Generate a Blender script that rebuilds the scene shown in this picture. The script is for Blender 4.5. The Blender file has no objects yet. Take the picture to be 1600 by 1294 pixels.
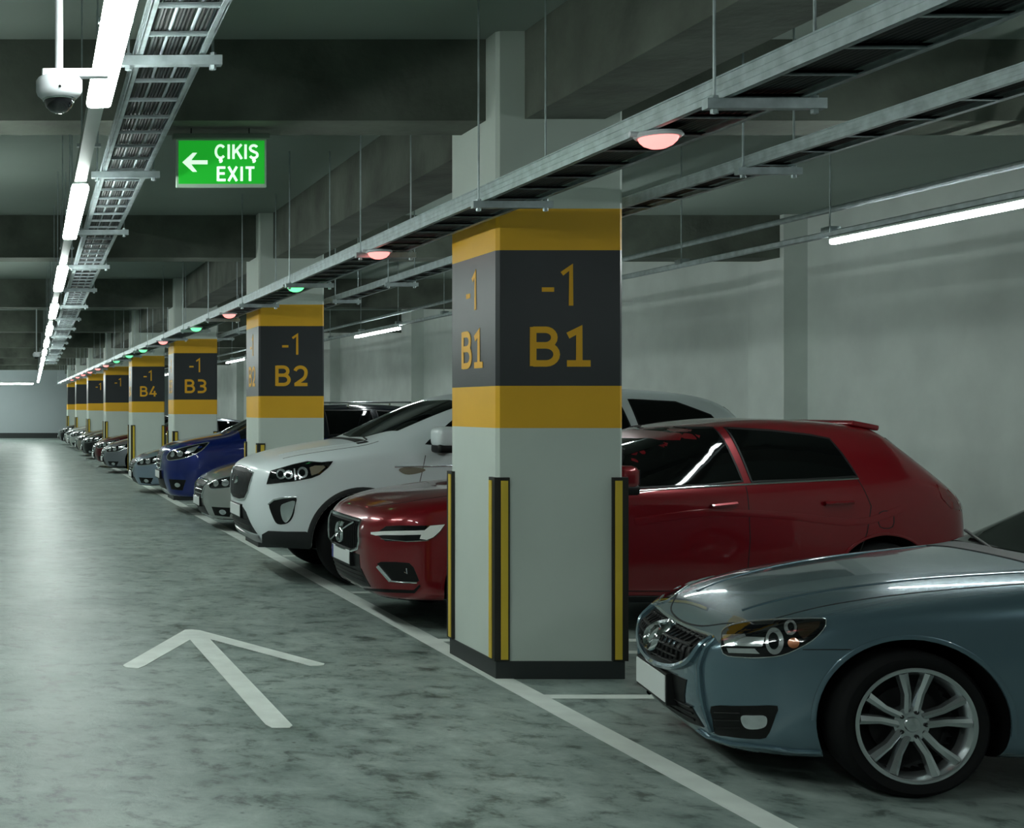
import bpy, bmesh, math, random
from mathutils import Vector, Matrix
from mathutils.bvhtree import BVHTree
random.seed(7)
S = bpy.context.scene
COL = S.collection
R = math.radians

# ------------------------------------------------------------------ camera
CAM_H, FPX, VX, VY = 1.70, 2000.0, 8.0, 636.0
cd = bpy.data.cameras.new('camera'); cam = bpy.data.objects.new('camera', cd); COL.objects.link(cam)
cam.location = (0, 0, CAM_H); cam.rotation_euler = (R(90), 0, 0)
cd.sensor_width = 36; cd.sensor_fit = 'HORIZONTAL'; cd.lens = 36 * FPX / 1600
cd.shift_x = (800 - VX) / 1600; cd.shift_y = -(647 - VY) / 1600
cd.clip_start = .05; cd.clip_end = 300
S.camera = cam
# ------------------------------------------------------------------ view, world
S.view_settings.view_transform = 'Standard'; S.view_settings.look = 'None'
S.view_settings.gamma = 1; S.view_settings.use_curve_mapping = False
S.view_settings.exposure = 0.0
S.cycles.max_bounces = 8; S.cycles.diffuse_bounces = 5; S.cycles.glossy_bounces = 4
S.cycles.use_denoising = True
S.cycles.sample_clamp_indirect = 6.0
w = bpy.data.worlds.new('world'); S.world = w; w.use_nodes = True
w.node_tree.nodes['Background'].inputs[0].default_value = (.55, .65, .6, 1)
w.node_tree.nodes['Background'].inputs[1].default_value = .25
LAMP = 67.0      # strength of the ceiling tubes in the aisle
SIDE = 60.0       # strength of the tubes over the cars

# ------------------------------------------------------------------ materials
def srgb(r, g, b):
    f = lambda c: (c / 255 / 12.92) if c <= 10 else ((c / 255 + .055) / 1.055) ** 2.4
    return (f(r), f(g), f(b), 1)
def mat(name, col, rough=.5, metal=0., coat=0., emit=None, es=0., noise=0., nscale=3., bump=0., bscale=30., spec=.5, coatr=.05):
    m = bpy.data.materials.new(name); m.use_nodes = True
    nt = m.node_tree; b = nt.nodes['Principled BSDF']
    b.inputs['Base Color'].default_value = col
    b.inputs['Roughness'].default_value = rough; b.inputs['Metallic'].default_value = metal
    b.inputs['Coat Weight'].default_value = coat; b.inputs['Coat Roughness'].default_value = coatr
    b.inputs['Specular IOR Level'].default_value = spec
    if emit: b.inputs['Emission Color'].default_value = emit; b.inputs['Emission Strength'].default_value = es
    tc = nt.nodes.new('ShaderNodeTexCoord')
    n = nt.nodes.new('ShaderNodeTexNoise'); n.inputs['Scale'].default_value = nscale; n.inputs['Detail'].default_value = 6
    nt.links.new(tc.outputs['Object'], n.inputs['Vector'])
    rp = nt.nodes.new('ShaderNodeMix'); rp.data_type = 'RGBA'; rp.blend_type = 'MIX'
    rp.inputs[6].default_value = tuple(c * (1 - noise) for c in col[:3]) + (1,)
    rp.inputs[7].default_value = tuple(min(1, c * (1 + noise)) for c in col[:3]) + (1,)
    mr = nt.nodes.new('ShaderNodeMapRange'); mr.inputs[1].default_value = .3; mr.inputs[2].default_value = .7
    nt.links.new(n.outputs['Fac'], mr.inputs[0]); nt.links.new(mr.outputs[0], rp.inputs[0])
    nt.links.new(rp.outputs[2], b.inputs['Base Color'])
    if bump:
        n2 = nt.nodes.new('ShaderNodeTexNoise'); n2.inputs['Scale'].default_value = bscale; n2.inputs['Detail'].default_value = 5
        nt.links.new(tc.outputs['Object'], n2.inputs['Vector'])
        bp = nt.nodes.new('ShaderNodeBump'); bp.inputs['Strength'].default_value = bump; bp.inputs['Distance'].default_value = .02
        nt.links.new(n2.outputs['Fac'], bp.inputs['Height']); nt.links.new(bp.outputs[0], b.inputs['Normal'])
    return m

def floor_material():
    m = bpy.data.materials.new('polished_concrete_floor'); m.use_nodes = True
    nt = m.node_tree; b = nt.nodes['Principled BSDF']; N = nt.nodes.new; L = nt.links.new
    geo = N('ShaderNodeNewGeometry')
    mp = N('ShaderNodeMapping'); mp.inputs['Scale'].default_value = (1, 1.0, 1); L(geo.outputs['Position'], mp.inputs[0])
    n1 = N('ShaderNodeTexNoise'); n1.inputs['Scale'].default_value = 1.1; n1.inputs['Detail'].default_value = 9; n1.inputs['Roughness'].default_value = .68; n1.inputs['Distortion'].default_value = .1
    n2 = N('ShaderNodeTexNoise'); n2.inputs['Scale'].default_value = 5.5; n2.inputs['Detail'].default_value = 10; n2.inputs['Roughness'].default_value = .72; n2.inputs['Distortion'].default_value = .25
    n3 = N('ShaderNodeTexVoronoi'); n3.inputs['Scale'].default_value = 5.0
    for n in (n1, n2, n3): L(mp.outputs[0], n.inputs['Vector'])
    r1 = N('ShaderNodeValToRGB'); r1.color_ramp.elements[0].position = .34; r1.color_ramp.elements[1].position = .66
    r1.color_ramp.elements[0].color = srgb(84, 103, 98); r1.color_ramp.elements[1].color = srgb(176, 190, 184)
    mx = N('ShaderNodeMix'); mx.data_type = 'FLOAT'; mx.inputs[0].default_value = .55
    L(n1.outputs['Fac'], mx.inputs[2]); L(n2.outputs['Fac'], mx.inputs[3]); L(mx.outputs[0], r1.inputs[0])
    # small dark pits and scuffs
    pit = N('ShaderNodeMapRange'); pit.inputs[1].default_value = .02; pit.inputs[2].default_value = .07; pit.inputs[3].default_value = .35; pit.inputs[4].default_value = 1
    L(n3.outputs['Distance'], pit.inputs[0])
    r2 = N('ShaderNodeMapRange'); r2.inputs[1].default_value = .36; r2.inputs[2].default_value = .47; r2.inputs[3].default_value = .45; r2.inputs[4].default_value = 1
    L(n2.outputs['Fac'], r2.inputs[0])
    mu = N('ShaderNodeMath'); mu.operation = 'MULTIPLY'; L(pit.outputs[0], mu.inputs[0]); L(r2.outputs[0], mu.inputs[1])
    mm = N('ShaderNodeMix'); mm.data_type = 'RGBA'; mm.blend_type = 'MULTIPLY'; mm.inputs[0].default_value = 1
    L(r1.outputs[0], mm.inputs[6]); L(mu.outputs[0], mm.inputs[7]); L(mm.outputs[2], b.inputs['Base Color'])
    rr = N('ShaderNodeMapRange'); rr.inputs[1].default_value = .3; rr.inputs[2].default_value = .7; rr.inputs[3].default_value = .28; rr.inputs[4].default_value = .52
    L(n2.outputs['Fac'], rr.inputs[0]); L(rr.outputs[0], b.inputs['Roughness'])
    bp = N('ShaderNodeBump'); bp.inputs['Strength'].default_value = .5; bp.inputs['Distance'].default_value = .014
    L(n2.outputs['Fac'], bp.inputs['Height']); L(bp.outputs[0], b.inputs['Normal'])
    return m

M = dict(
    floor=floor_material(),
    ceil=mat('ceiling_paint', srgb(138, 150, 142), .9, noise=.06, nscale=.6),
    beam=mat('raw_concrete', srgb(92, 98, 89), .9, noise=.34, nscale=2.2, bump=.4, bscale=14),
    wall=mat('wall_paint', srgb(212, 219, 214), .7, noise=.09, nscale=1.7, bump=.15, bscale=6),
    farwall=mat('far_wall_paint', srgb(176, 186, 190), .7, noise=.03, nscale=.5),
    dark=mat('dark_skirting', srgb(45, 50, 50), .6),
    white=mat('pillar_white_paint', srgb(205, 215, 207), .55, noise=.03, nscale=2),
    yellow=mat('pillar_yellow_paint', srgb(238, 180, 34), .5, noise=.03),
    black=mat('pillar_black_paint', srgb(42, 47, 50), .38, noise=.05),
    letter=mat('letter_yellow', srgb(240, 178, 30), .5),
    rubber=mat('guard_rubber', srgb(32, 32, 28), .6), gyel=mat('guard_yellow', srgb(222, 190, 60), .45),
    line=mat('road_paint', srgb(226, 234, 228), .45, noise=.08, nscale=5),
    galv=mat('galvanised_steel', srgb(176, 188, 190), .42, .7, noise=.2, nscale=14),
    galvdark=mat('tray_inner', srgb(46, 52, 52), .6, .3),
    cable=mat('cable_sheath', srgb(16, 18, 18), .5), cableg=mat('grey_cable_sheath', srgb(150, 160, 165), .5),
    trunk=mat('lamp_trunking_steel', srgb(165, 175, 170), .4, .3),
    lamp=mat('lamp_diffuser', (1, 1, 1, 1), .5, emit=(.90, 1.0, .955, 1), es=LAMP),
    lamps=mat('bay_lamp_diffuser', (1, 1, 1, 1), .5, emit=(.90, 1.0, .98, 1), es=SIDE),
    cambody=mat('camera_housing', srgb(222, 226, 230), .35), camglass=mat('camera_dome_glass', srgb(12, 13, 15), .05, coat=1),
    sgreen=mat('exit_sign_panel', srgb(30, 160, 45), .4, emit=srgb(26, 160, 40), es=.85),
    swhite=mat('exit_sign_letters', srgb(235, 255, 240), .4, emit=srgb(225, 255, 230), es=.95),
    sframe=mat('exit_sign_frame', srgb(200, 222, 205), .3), shouse=mat('exit_sign_housing', srgb(110, 125, 112), .5),
    red=mat('red_indicator', srgb(255, 120, 110), .4, emit=(1, .25, .23, 1), es=2.2),
    green=mat('green_indicator', srgb(60, 230, 110), .4, emit=(.12, 1, .3, 1), es=2.2),
    tyre=mat('tyre_rubber', srgb(13, 14, 15), .8, spec=.25), well=mat('wheel_well', srgb(7, 8, 8), .95, spec=.1),
    alloy=mat('alloy_silver', srgb(206, 212, 214), .2, .92), alloyd=mat('wheel_dark', srgb(12, 13, 14), .6, .2),
    glass=mat('tinted_glass', srgb(6, 8, 8), .03, spec=.32),
    chrome=mat('chrome', srgb(215, 220, 222), .12, 1), trim=mat('black_trim', srgb(12, 13, 14), .5, spec=.3),
    mesh=mat('grille_mesh', srgb(7, 8, 8), .5, spec=.3), lens=mat('headlamp_lens', srgb(14, 16, 18), .05, .1, coat=.6),
    silver=mat('lamp_reflector', srgb(205, 212, 214), .15, .8, coat=1), amber=mat('amber_indicator', srgb(150, 88, 48), .2, .3, coat=1),
    drl=mat('daylight_bar', srgb(235, 238, 235), .2, coat=1), plate=mat('plate_white', srgb(225, 230, 228), .4),
    plateb=mat('plate_blue', srgb(24, 44, 130), .4), tail=mat('tail_lamp', srgb(110, 8, 14), .1, coat=1),
    seam=mat('panel_gap', srgb(8, 9, 10), .7), cladding=mat('plastic_cladding', srgb(34, 37, 38), .6),
    skid=mat('skid_plate', srgb(150, 150, 152), .3, .7),
)

# ------------------------------------------------------------------ mesh helpers
def obj(name, verts, faces, mats, parent=None, mi=None, smooth=False, angle=35):
    me = bpy.data.meshes.new(name); me.from_pydata([tuple(v) for v in verts], [], faces)
    for m_ in (mats if isinstance(mats, (list, tuple)) else [mats]): me.materials.append(m_)
    if mi:
        for p, k in zip(me.polygons, mi): p.material_index = k
    if smooth:
        for p in me.polygons: p.use_smooth = True
        me.set_sharp_from_angle(angle=R(angle))
    me.update()
    o = bpy.data.objects.new(name, me); COL.objects.link(o)
    if parent: o.parent = parent
    return o
class MB:
    def __init__(s): s.v = []; s.f = []; s.m = []; s.k = 0
    def add(s, v, f):
        o = len(s.v); s.v += [tuple(x) for x in v]; s.f += [tuple(i + o for i in q) for q in f]; s.m += [s.k] * len(f)
    def box(s, x0, x1, y0, y1, z0, z1, T=None):
        v = [(x, y, z) for x in (x0, x1) for y in (y0, y1) for z in (z0, z1)]
        if T: v = [T @ Vector(p) for p in v]
        s.add(v, [(0, 1, 3, 2), (4, 6, 7, 5), (0, 4, 5, 1), (2, 3, 7, 6), (0, 2, 6, 4), (1, 5, 7, 3)])
    def bbox(s, x0, x1, y0, y1, z0, z1, b=.01, seg=2, T=None):
        bm = bmesh.new(); bmesh.ops.create_cube(bm, size=1)
        for v in bm.verts: v.co = Vector(((x0 + x1) / 2 + v.co.x * (x1 - x0), (y0 + y1) / 2 + v.co.y * (y1 - y0), (z0 + z1) / 2 + v.co.z * (z1 - z0)))
        bmesh.ops.bevel(bm, geom=bm.edges[:], offset=b, segments=seg, affect='EDGES', profile=.5)
        bm.verts.index_update()
        s.add([(T @ v.co) if T else v.co.copy() for v in bm.verts], [tuple(v.index for v in f.verts) for f in bm.faces]); bm.free()
    def tube(s, a, b, r, n=10, r2=None):
        a, b = Vector(a), Vector(b); d = (b - a).normalized(); r2 = r if r2 is None else r2
        u = d.orthogonal().normalized(); w_ = d.cross(u); v = []
        for p, rr in ((a, r), (b, r2)):
            for i in range(n):
                t = 2 * math.pi * i / n; v.append(p + (u * math.cos(t) + w_ * math.sin(t)) * rr)
        s.add(v, [(i, (i + 1) % n, n + (i + 1) % n, n + i) for i in range(n)] + [tuple(range(n - 1, -1, -1)), tuple(range(n, 2 * n))])
    def lathe(s, prof, T, n=48, closed=False):
        # prof: (axial, radius); axis = local z of T
        v = []; k = len(prof)
        for i in range(n):
            t = 2 * math.pi * i / n
            for a, r in prof: v.append(T @ Vector((r * math.cos(t), r * math.sin(t), a)))
        f = []
        for i in range(n):
            j = (i + 1) % n
            for q in range(k if closed else k - 1):
                q2 = (q + 1) % k; f.append((i * k + q, j * k + q, j * k + q2, i * k + q2))
        s.add(v, f)
    def build(s, name, mats, parent=None, smooth=False, angle=35): return obj(name, s.v, s.f, mats, parent, s.m, smooth, angle)
def empty(name, loc=(0, 0, 0), rz=0.):
    o = bpy.data.objects.new(name, None); COL.objects.link(o); o.location = loc; o.rotation_euler = (0, 0, rz); o.empty_display_size = .2
    return o
def tag(o, label=None, cat=None, group=None, kind=None):
    if label: o['label'] = label
    if cat: o['category'] = cat
    if group: o['group'] = group
    if kind: o['kind'] = kind
    return o
def struct(o): o['kind'] = 'structure'; return o
def box(name, x0, x1, y0, y1, z0, z1, m, parent=None):
    b = MB(); b.box(x0, x1, y0, y1, z0, z1); return b.build(name, m, parent)
def copy_tree(o, parent=None):
    c = o.copy(); COL.objects.link(c)
    if parent: c.parent = parent
    for ch in list(o.children): copy_tree(ch, c)
    return c

# ------------------------------------------------------------------ setting
ZC, ZB, WX, YF, XL, YB = 4.05, 3.53, 9.78, 70.0, -6.5, -8.0
struct(box('floor', XL - .2, WX + .2, YB - .2, YF + .2, -.2, 0, M['floor']))
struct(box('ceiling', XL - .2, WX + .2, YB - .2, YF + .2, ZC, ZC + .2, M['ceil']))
struct(box('wall_right', WX, WX + .2, YB, YF, 0, ZC, M['wall']))
struct(box('wall_left', XL - .2, XL, YB, YF, 0, ZC, M['wall']))
struct(box('wall_back', XL, WX, YB - .2, YB, 0, ZC, M['wall']))
struct(box('wall_far', XL, WX, YF, YF + .2, 0, ZC, M['farwall']))
struct(box('baseboard_far', XL, 3.4, YF - .03, YF, 0, .28, M['dark']))
PIL = [8.0, 15.5, 23.3, 31.0, 39.2, 47.4, 55.4, 63.0]
PX0, PX1, PD = 3.072, 3.864, .815
k = 0
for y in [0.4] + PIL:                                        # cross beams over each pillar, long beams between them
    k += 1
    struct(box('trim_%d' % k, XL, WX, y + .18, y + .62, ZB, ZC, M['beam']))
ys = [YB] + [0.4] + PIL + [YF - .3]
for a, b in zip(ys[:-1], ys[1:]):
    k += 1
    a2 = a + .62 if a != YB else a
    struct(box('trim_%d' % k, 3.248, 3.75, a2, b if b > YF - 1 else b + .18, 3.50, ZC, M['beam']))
# wall pilasters
for y in [8.0, 15.6, 22.7, 29.9, 37.4, 45.0, 52.5, 60.0]:
    k += 1
    struct(box('trim_%d' % k, WX - .29, WX, y, y + .75, 0, ZC, M['wall']))

# ------------------------------------------------------------------ lettering
def arc(cx, cy, rx, ry, a0, a1, n=10): return [(cx + rx * math.cos(R(a0 + (a1 - a0) * i / n)), cy + ry * math.sin(R(a0 + (a1 - a0) * i / n))) for i in range(n + 1)]
# strokes in a box one unit high; (advance width, [centre lines])
GLY = {
 '-': (.34, [[(.03, .40), (.31, .40)]]),
 '1': (.50, [[(.10, .79), (.31, .955), (.31, 0)]]),
 '1f': (.54, [[(.06, .78), (.30, .925), (.30, 0)], [(.04, .07), (.54, .07)]]),
 '2': (.60, [arc(.29, .68, .23, .25, 165, 0, 10) + arc(.22, .66, .30, .40, -5, -55, 6)[1:] + [(.08, .07)], [(.04, .07), (.58, .07)]]),
 '3': (.60, [[(.07, .93), (.30, .93)] + arc(.30, .72, .21, .21, 90, -90, 10) + [(.20, .51)], [(.20, .51), (.30, .51)] + arc(.30, .29, .23, .22, 90, -90, 10) + [(.05, .07)]]),
 '4': (.62, [[(.40, 1.0), (.08, .26), (.62, .26)], [(.45, .55), (.45, 0)]]),
 'B': (.64, [[(.08, 0), (.08, 1.0)], [(.08, .93), (.34, .93)] + arc(.34, .73, .19, .20, 90, -90, 10) + [(.08, .53)], [(.08, .53), (.36, .53)] + arc(.36, .30, .22, .23, 90, -90, 10) + [(.08, .07)]]),
 'C': (.72, [arc(.38, .5, .31, .43, 42, 318, 22)]),
 'Ç': (.72, [arc(.38, .5, .31, .43, 42, 318, 22), [(.38, .07), (.36, -.05)] + arc(.36, -.12, .09, .07, 80, -120, 6)]),
 'I': (.30, [[(.15, 0), (.15, 1)]]),
 'K': (.70, [[(.10, 0), (.10, 1)], [(.64, 1), (.12, .40)], [(.30, .60), (.66, 0)]]),
 'Ş': (.66, [arc(.33, .73, .24, .20, 25, 250, 12) + arc(.33, .27, .25, .21, 80, -160, 12), [(.33, .07), (.31, -.05)] + arc(.31, -.12, .09, .07, 80, -120, 6)]),
 'E': (.64, [[(.10, 0), (.10, 1)], [(.10, .93), (.58, .93)], [(.10, .52), (.54, .52)], [(.10, .07), (.60, .07)]]),
 'X': (.68, [[(.06, 0), (.60, 1)], [(.06, 1), (.60, 0)]]),
 'T': (.64, [[(.31, 0), (.31, 1)], [(.02, .93), (.60, .93)]]),
}
def strip(b, path, wd, ext):
    path = [p for i, p in enumerate(path) if i == 0 or math.dist(p, path[i - 1]) > 1e-4]
    n = len(path); L_, R2 = [], []
    for i in range(n):
        p = Vector(path[i])
        d0 = (Vector(path[i]) - Vector(path[i - 1])).normalized() if i else None
        d1 = (Vector(path[i + 1]) - Vector(path[i])).normalized() if i < n - 1 else None
        t = (d0 or d1) if (d0 is None or d1 is None) else (d0 + d1).normalized()
        nn = Vector((-t.y, t.x)); sc = 1.0
        if d0 is not None and d1 is not None: sc = min(1.8, 1 / max(.3, nn.dot(Vector((-d0.y, d0.x)))))
        L_.append(p + nn * wd / 2 * sc); R2.append(p - nn * wd / 2 * sc)
    v = [(q.x, q.y, ext) for q in L_] + [(q.x, q.y, ext) for q in R2] + [(q.x, q.y, 0) for q in L_] + [(q.x, q.y, 0) for q in R2]
    f = []
    for i in range(n - 1):
        f += [(i, n + i, n + i + 1, i + 1), (2 * n + i, i, i + 1, 2 * n + i + 1), (n + i, 3 * n + i, 3 * n + i + 1, n + i + 1)]
    f += [(0, 2 * n, 3 * n, n), (n - 1, 2 * n - 1, 4 * n - 1, 3 * n - 1)]
    b.add(v, f)
def text(name, chars, size, m, parent, loc, rot, wd=.15, sx=1., gap=.08, ext=.002):
    chars = list(chars) if isinstance(chars, str) else chars
    tot = sum(GLY[c][0] for c in chars) + gap * (len(chars) - 1); x = -tot / 2; b = MB()
    for c in chars:
        for k, st in enumerate(GLY[c][1]): strip(b, [((x + px) * size * sx, py * size) for px, py in st], wd * size, ext + .0002 * k)
        x += GLY[c][0] + gap
    Tm = Matrix.Translation(loc) @ rot.to_4x4(); b.v = [Tm @ Vector(v) for v in b.v]
    return b.build(name, m, parent)
FRONT = Matrix(((1, 0, 0), (0, 0, -1), (0, 1, 0)))           # text facing -Y
LEFT = Matrix(((0, 0, -1), (-1, 0, 0), (0, 1, 0)))            # text facing -X

# ------------------------------------------------------------------ pillars
LAB = ['B1', 'B2', 'B3', 'B4', None, None, None, None]
DESC = ['nearest square pillar, white with yellow and black bands lettered -1 B1',
        'white square pillar with yellow and black bands lettered -1 B2 behind the white car bonnet',
        'white square pillar banded yellow and black lettered -1 B3 behind the blue car',
        'white square pillar banded yellow and black lettered -1 B4 further down the row',
        'yellow and black banded pillar marked -1, first one past the B4 pillar',
        'yellow and black banded pillar marked -1, second one past the B4 pillar',
        'distant yellow and black banded pillar, third one past the B4 pillar',
        'most distant slim banded pillar near the far end wall']
def pillar(i, y):
    root = empty('concrete_pillar', (PX0, y, 0)); tag(root, DESC[i], 'pillar', 'banded pillars along the aisle')
    W = PX1 - PX0
    b = MB(); bev = .02
    zs = [(.0, 1.568, 0), (1.568, 1.832, 1), (1.832, 2.68, 2), (2.68, 2.94, 1), (2.94, ZC, 0)]
    ring = [(bev, 0), (W - bev, 0), (W, bev), (W, PD - bev), (W - bev, PD), (bev, PD), (0, PD - bev), (0, bev)]
    for z0, z1, mi in zs:
        b.k = mi; v = [(x, yy, z) for z in (z0, z1) for x, yy in ring]
        b.add(v, [(q, (q + 1) % 8, 8 + (q + 1) % 8, 8 + q) for q in range(8)])
    b.k = 0; b.add([(x, yy, 0) for x, yy in ring], [tuple(range(7, -1, -1))]); b.add([(x, yy, ZC) for x, yy in ring], [tuple(range(8))])
    b.build('shaft', [M['white'], M['yellow'], M['black']], root)
    p = MB(); p.bbox(-.008, W + .008, -.008, PD + .008, 0, .112, .004); p.build('plinth', M['dark'], root)
    for cx, cy, sx, sy in ((0, 0, 1, 1), (W, 0, -1, 1), (0, PD, 1, -1), (W, PD, -1, -1)):
        g = MB(); t, L_ = .022, .062
        def bar(a0, a1, b0, b1, z0, z1, axis):
            if axis == 'x': xs = sorted((cx + sx * a0, cx + sx * a1)); yy = sorted((cy - sy * b0, cy - sy * b1)); g.box(xs[0], xs[1], yy[0], yy[1], z0, z1)
            else: yy = sorted((cy + sy * a0, cy + sy * a1)); xs = sorted((cx - sx * b0, cx - sx * b1)); g.box(xs[0], xs[1], yy[0], yy[1], z0, z1)
        g.k = 0
        for ax in 'xy':
            bar(-t if ax == 'x' else 0, L_ + .012, 0, t, .115, 1.26, ax)
        g.k = 1
        for ax in 'xy':
            bar(.018, L_, t, t + .005, .125, 1.24, ax)
        g.build('corner_guard', [M['rubber'], M['gyel']], root)
    if i < 6:
        text('lettering', '-1', .252, M['letter'], root, (.395, -.001, 2.333), FRONT, .11, 1.08, .05)
        text('lettering', '-1', .252, M['letter'], root, (-.001, .42, 2.333), LEFT, .12, 1.0, .03)
    if LAB[i]:
        ch = ['B', '1f' if LAB[i][1] == '1' else LAB[i][1]]
        text('lettering', ch, .245, M['letter'], root, (.395, -.001, 1.955), FRONT, .165, 1.2, .12)
        text('lettering', ch, .245, M['letter'], root, (-.001, .42, 1.955), LEFT, .165, 1.2, .12)
    return root
for i, y in enumerate(PIL): pillar(i, y)

# ------------------------------------------------------------------ floor markings
def flat(name, pts, label, cat, group=None, z=.003):
    n = len(pts); v = [(x, y, .0005) for x, y in pts] + [(x, y, z) for x, y in pts]
    f = [tuple(range(n - 1, -1, -1)), tuple(range(n, 2 * n))] + [(i, (i + 1) % n, n + (i + 1) % n, n + i) for i in range(n)]
    return tag(obj(name, v, f, M['line']), label, cat, group)
flat('edge_line', [(3.11, 1.5), (3.26, 1.5), (3.20, 5), (3.175, 8), (3.13, 20), (3.06, 69.5), (2.95, 69.5), (2.97, 20), (3.02, 8), (3.055, 5)], 'long white painted line separating the aisle from the parking bays', 'road marking')
bl = ['white bay line in front of the nearest pillar, running under the grey car', 'white bay line beside the far side of the nearest pillar',
      'white bay line just past the nearest pillar beside the red car', 'white bay line between the red car and the white car', 'white bay line beyond the white car before the B2 pillar',
      'white bay line beside the silver car just past the B2 pillar', 'white bay line between the silver car and the blue car', 'white bay line beyond the blue car']
for y, l in zip((7.50, 8.86, 9.32, 11.72, 14.6, 16.95, 19.4, 22.3), bl):
    flat('bay_line', [(3.17 if y not in (8.86,) else 3.9, y - .05), (WX - 1.5, y - .05), (WX - 1.5, y + .05), (3.17 if y not in (8.86,) else 3.9, y + .05)], l, 'road marking', 'white lines between the bays')
for y, who in ((24.4, 'in front of the pale blue car'), (26.9, 'beyond the pale blue car'), (32.1, 'in front of the grey sedan past B4'), (34.7, 'beyond the grey sedan past B4'), (37.6, 'beyond the distant dark red car'),
               (40.5, 'before the distant black car'), (43.4, 'before the distant beige car')):
    flat('bay_line', [(3.1, y - .05), (WX - 1.5, y - .05), (WX - 1.5, y + .05), (3.1, y + .05)], 'faint distant white bay line ' + who, 'road marking', 'distant bay lines')
ar = [(289, 984.5), (300, 984), (313, 985.5), (507, 1037.5), (505, 1040), (497, 1041), (485, 1041), (328, 999), (457, 1134), (452, 1138), (425, 1138), (415, 1133), (297, 1000), (226, 1041), (216, 1045), (196, 1043), (192, 1040)]
def gp(px, py): Y = CAM_H * FPX / (py - VY); return ((px - VX) * Y / FPX, Y)
flat('direction_arrow', [gp(*p) for p in ar][::-1], 'white painted arrow on the aisle floor pointing down the aisle', 'road marking')

# ------------------------------------------------------------------ lamps over the aisle
SK = .0215
def TX(x0, y): return x0 + SK * y
SH = Matrix.Rotation(-math.atan(SK), 4, 'Z')
trk = MB(); Y0, Y1 = -6.0, 66.5
Tt = Matrix.Translation((TX(.27, 0), 0, 0)) @ SH
trk.box(-.033, .033, Y0, Y1, 2.975, 3.03, Tt)
trunk = trk.build('lamp_trunking', M['trunk']); tag(trunk, 'long straight grey metal trunking carrying the aisle ceiling lamps', 'lamp rail')
for y in [v * 2.1 - 4 for v in range(34)]:
    r = MB(); r.tube((TX(.27, y) - .02, y, 3.02), (TX(.27, y) - .02, y, ZC), .004, 6); r.tube((TX(.27, y) + .06, y, 3.03), (TX(.27, y) + .06, y, ZC), .004, 6)
    r.box(TX(.27, y) - .045, TX(.27, y) + .075, y - .015, y + .015, 3.02, 3.035)
    r.build('hanger', M['galv'], trunk)
lampd = None
ords = ['fifteenth']
ORD = ['sixth', 'seventh', 'eighth', 'ninth', 'tenth', 'eleventh', 'twelfth', 'thirteenth', 'fourteenth', 'fifteenth', 'sixteenth']
for q in range(-1, 15):
    y0 = 3.05 + 4.2 * q; y1 = y0 + 2.1
    if q == 0: y1 = 5.24
    e = empty('aisle_lamp', (TX(.27, y0), y0, 2.975), -math.atan(SK))
    L_ = y1 - y0
    b = MB(); b.bbox(-.045, .045, 0, L_, -.012, 0, .003, 1); b.build('housing', M['trunk'], e)
    b = MB(); b.bbox(-.05, .05, .005, L_ - .005, -.055, -.012, .015, 2); b.build('diffuser', M['lamp'], e, True)
    lab = {0: 'bright white ceiling lamp nearest the camera, cut by the top edge beside the dome camera', 1: 'lit ceiling lamp in the aisle, second from the camera, level with the exit sign',
           2: 'lit aisle ceiling lamp, third in the row from the camera', 3: 'lit aisle ceiling lamp, fourth in the row from the camera', 4: 'lit aisle ceiling lamp, fifth in the row from the camera',
           5: 'small lit aisle ceiling lamp just before the distant second camera, sixth in the row'}.get(q, 'tiny distant lit aisle lamp, %s in the row from the camera' % ORD[q - 5] if q > 5 else 'aisle lamp above and behind the camera')
    tag(e, lab, 'lamp', 'aisle ceiling lamps')
# far cross lamp
e = empty('cross_lamp', (-3.0, 66.0, 2.93)); tag(e, 'distant white lamp running across the aisle before the end wall', 'lamp')
b = MB(); b.box(-2.5, 4.45, -.04, .04, .0, .05); b.build('housing', M['trunk'], e)
b = MB(); b.box(-2.5, 4.45, -.045, .045, -.06, 0); b.build('diffuser', M['lamp'], e)
for x in (-2, 1, 4): b = MB(); b.tube((x, 0, .05), (x, 0, ZC - 2.93), .006, 6); b.build('hanger', M['galv'], e)

# ------------------------------------------------------------------ lamps over the bays
PXr = 6.07
pr = empty('bay_lamp_rail', (PXr, 0, 2.95)); tag(pr, 'grey metal rail over the parked cars carrying the bay lamps', 'lamp rail')
b = MB(); b.bbox(-.02, .02, -6, 66, 0, .045, .006, 1); b.build('rail', M['galv'], pr)
for y in [v * 2.07 - 5.07 for v in range(34)]:
    c = MB(); c.tube((0, y, .045), (0, y, ZC - 2.95), .005, 6); c.box(-.035, .05, y - .05, y + .05, .03, .075); c.tube((-.03, y - .02, .05), (.06, y - .02, .05), .012, 8)
    c.build('hanger', M['galv'], pr)
pp = empty('conduit_pipe', (PXr + .12, 0, 3.17)); tag(pp, 'pair of thin grey pipes running above the bay lamp rail', 'pipe')
b = MB(); b.tube((-.03, -6, 0), (-.03, 66, 0), .022, 10); b.build('pipe', M['galv'], pp, True)
b = MB(); b.tube((.10, -6, .035), (.10, 66, .035), .022, 10); b.build('pipe', M['galv'], pp, True)
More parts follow.
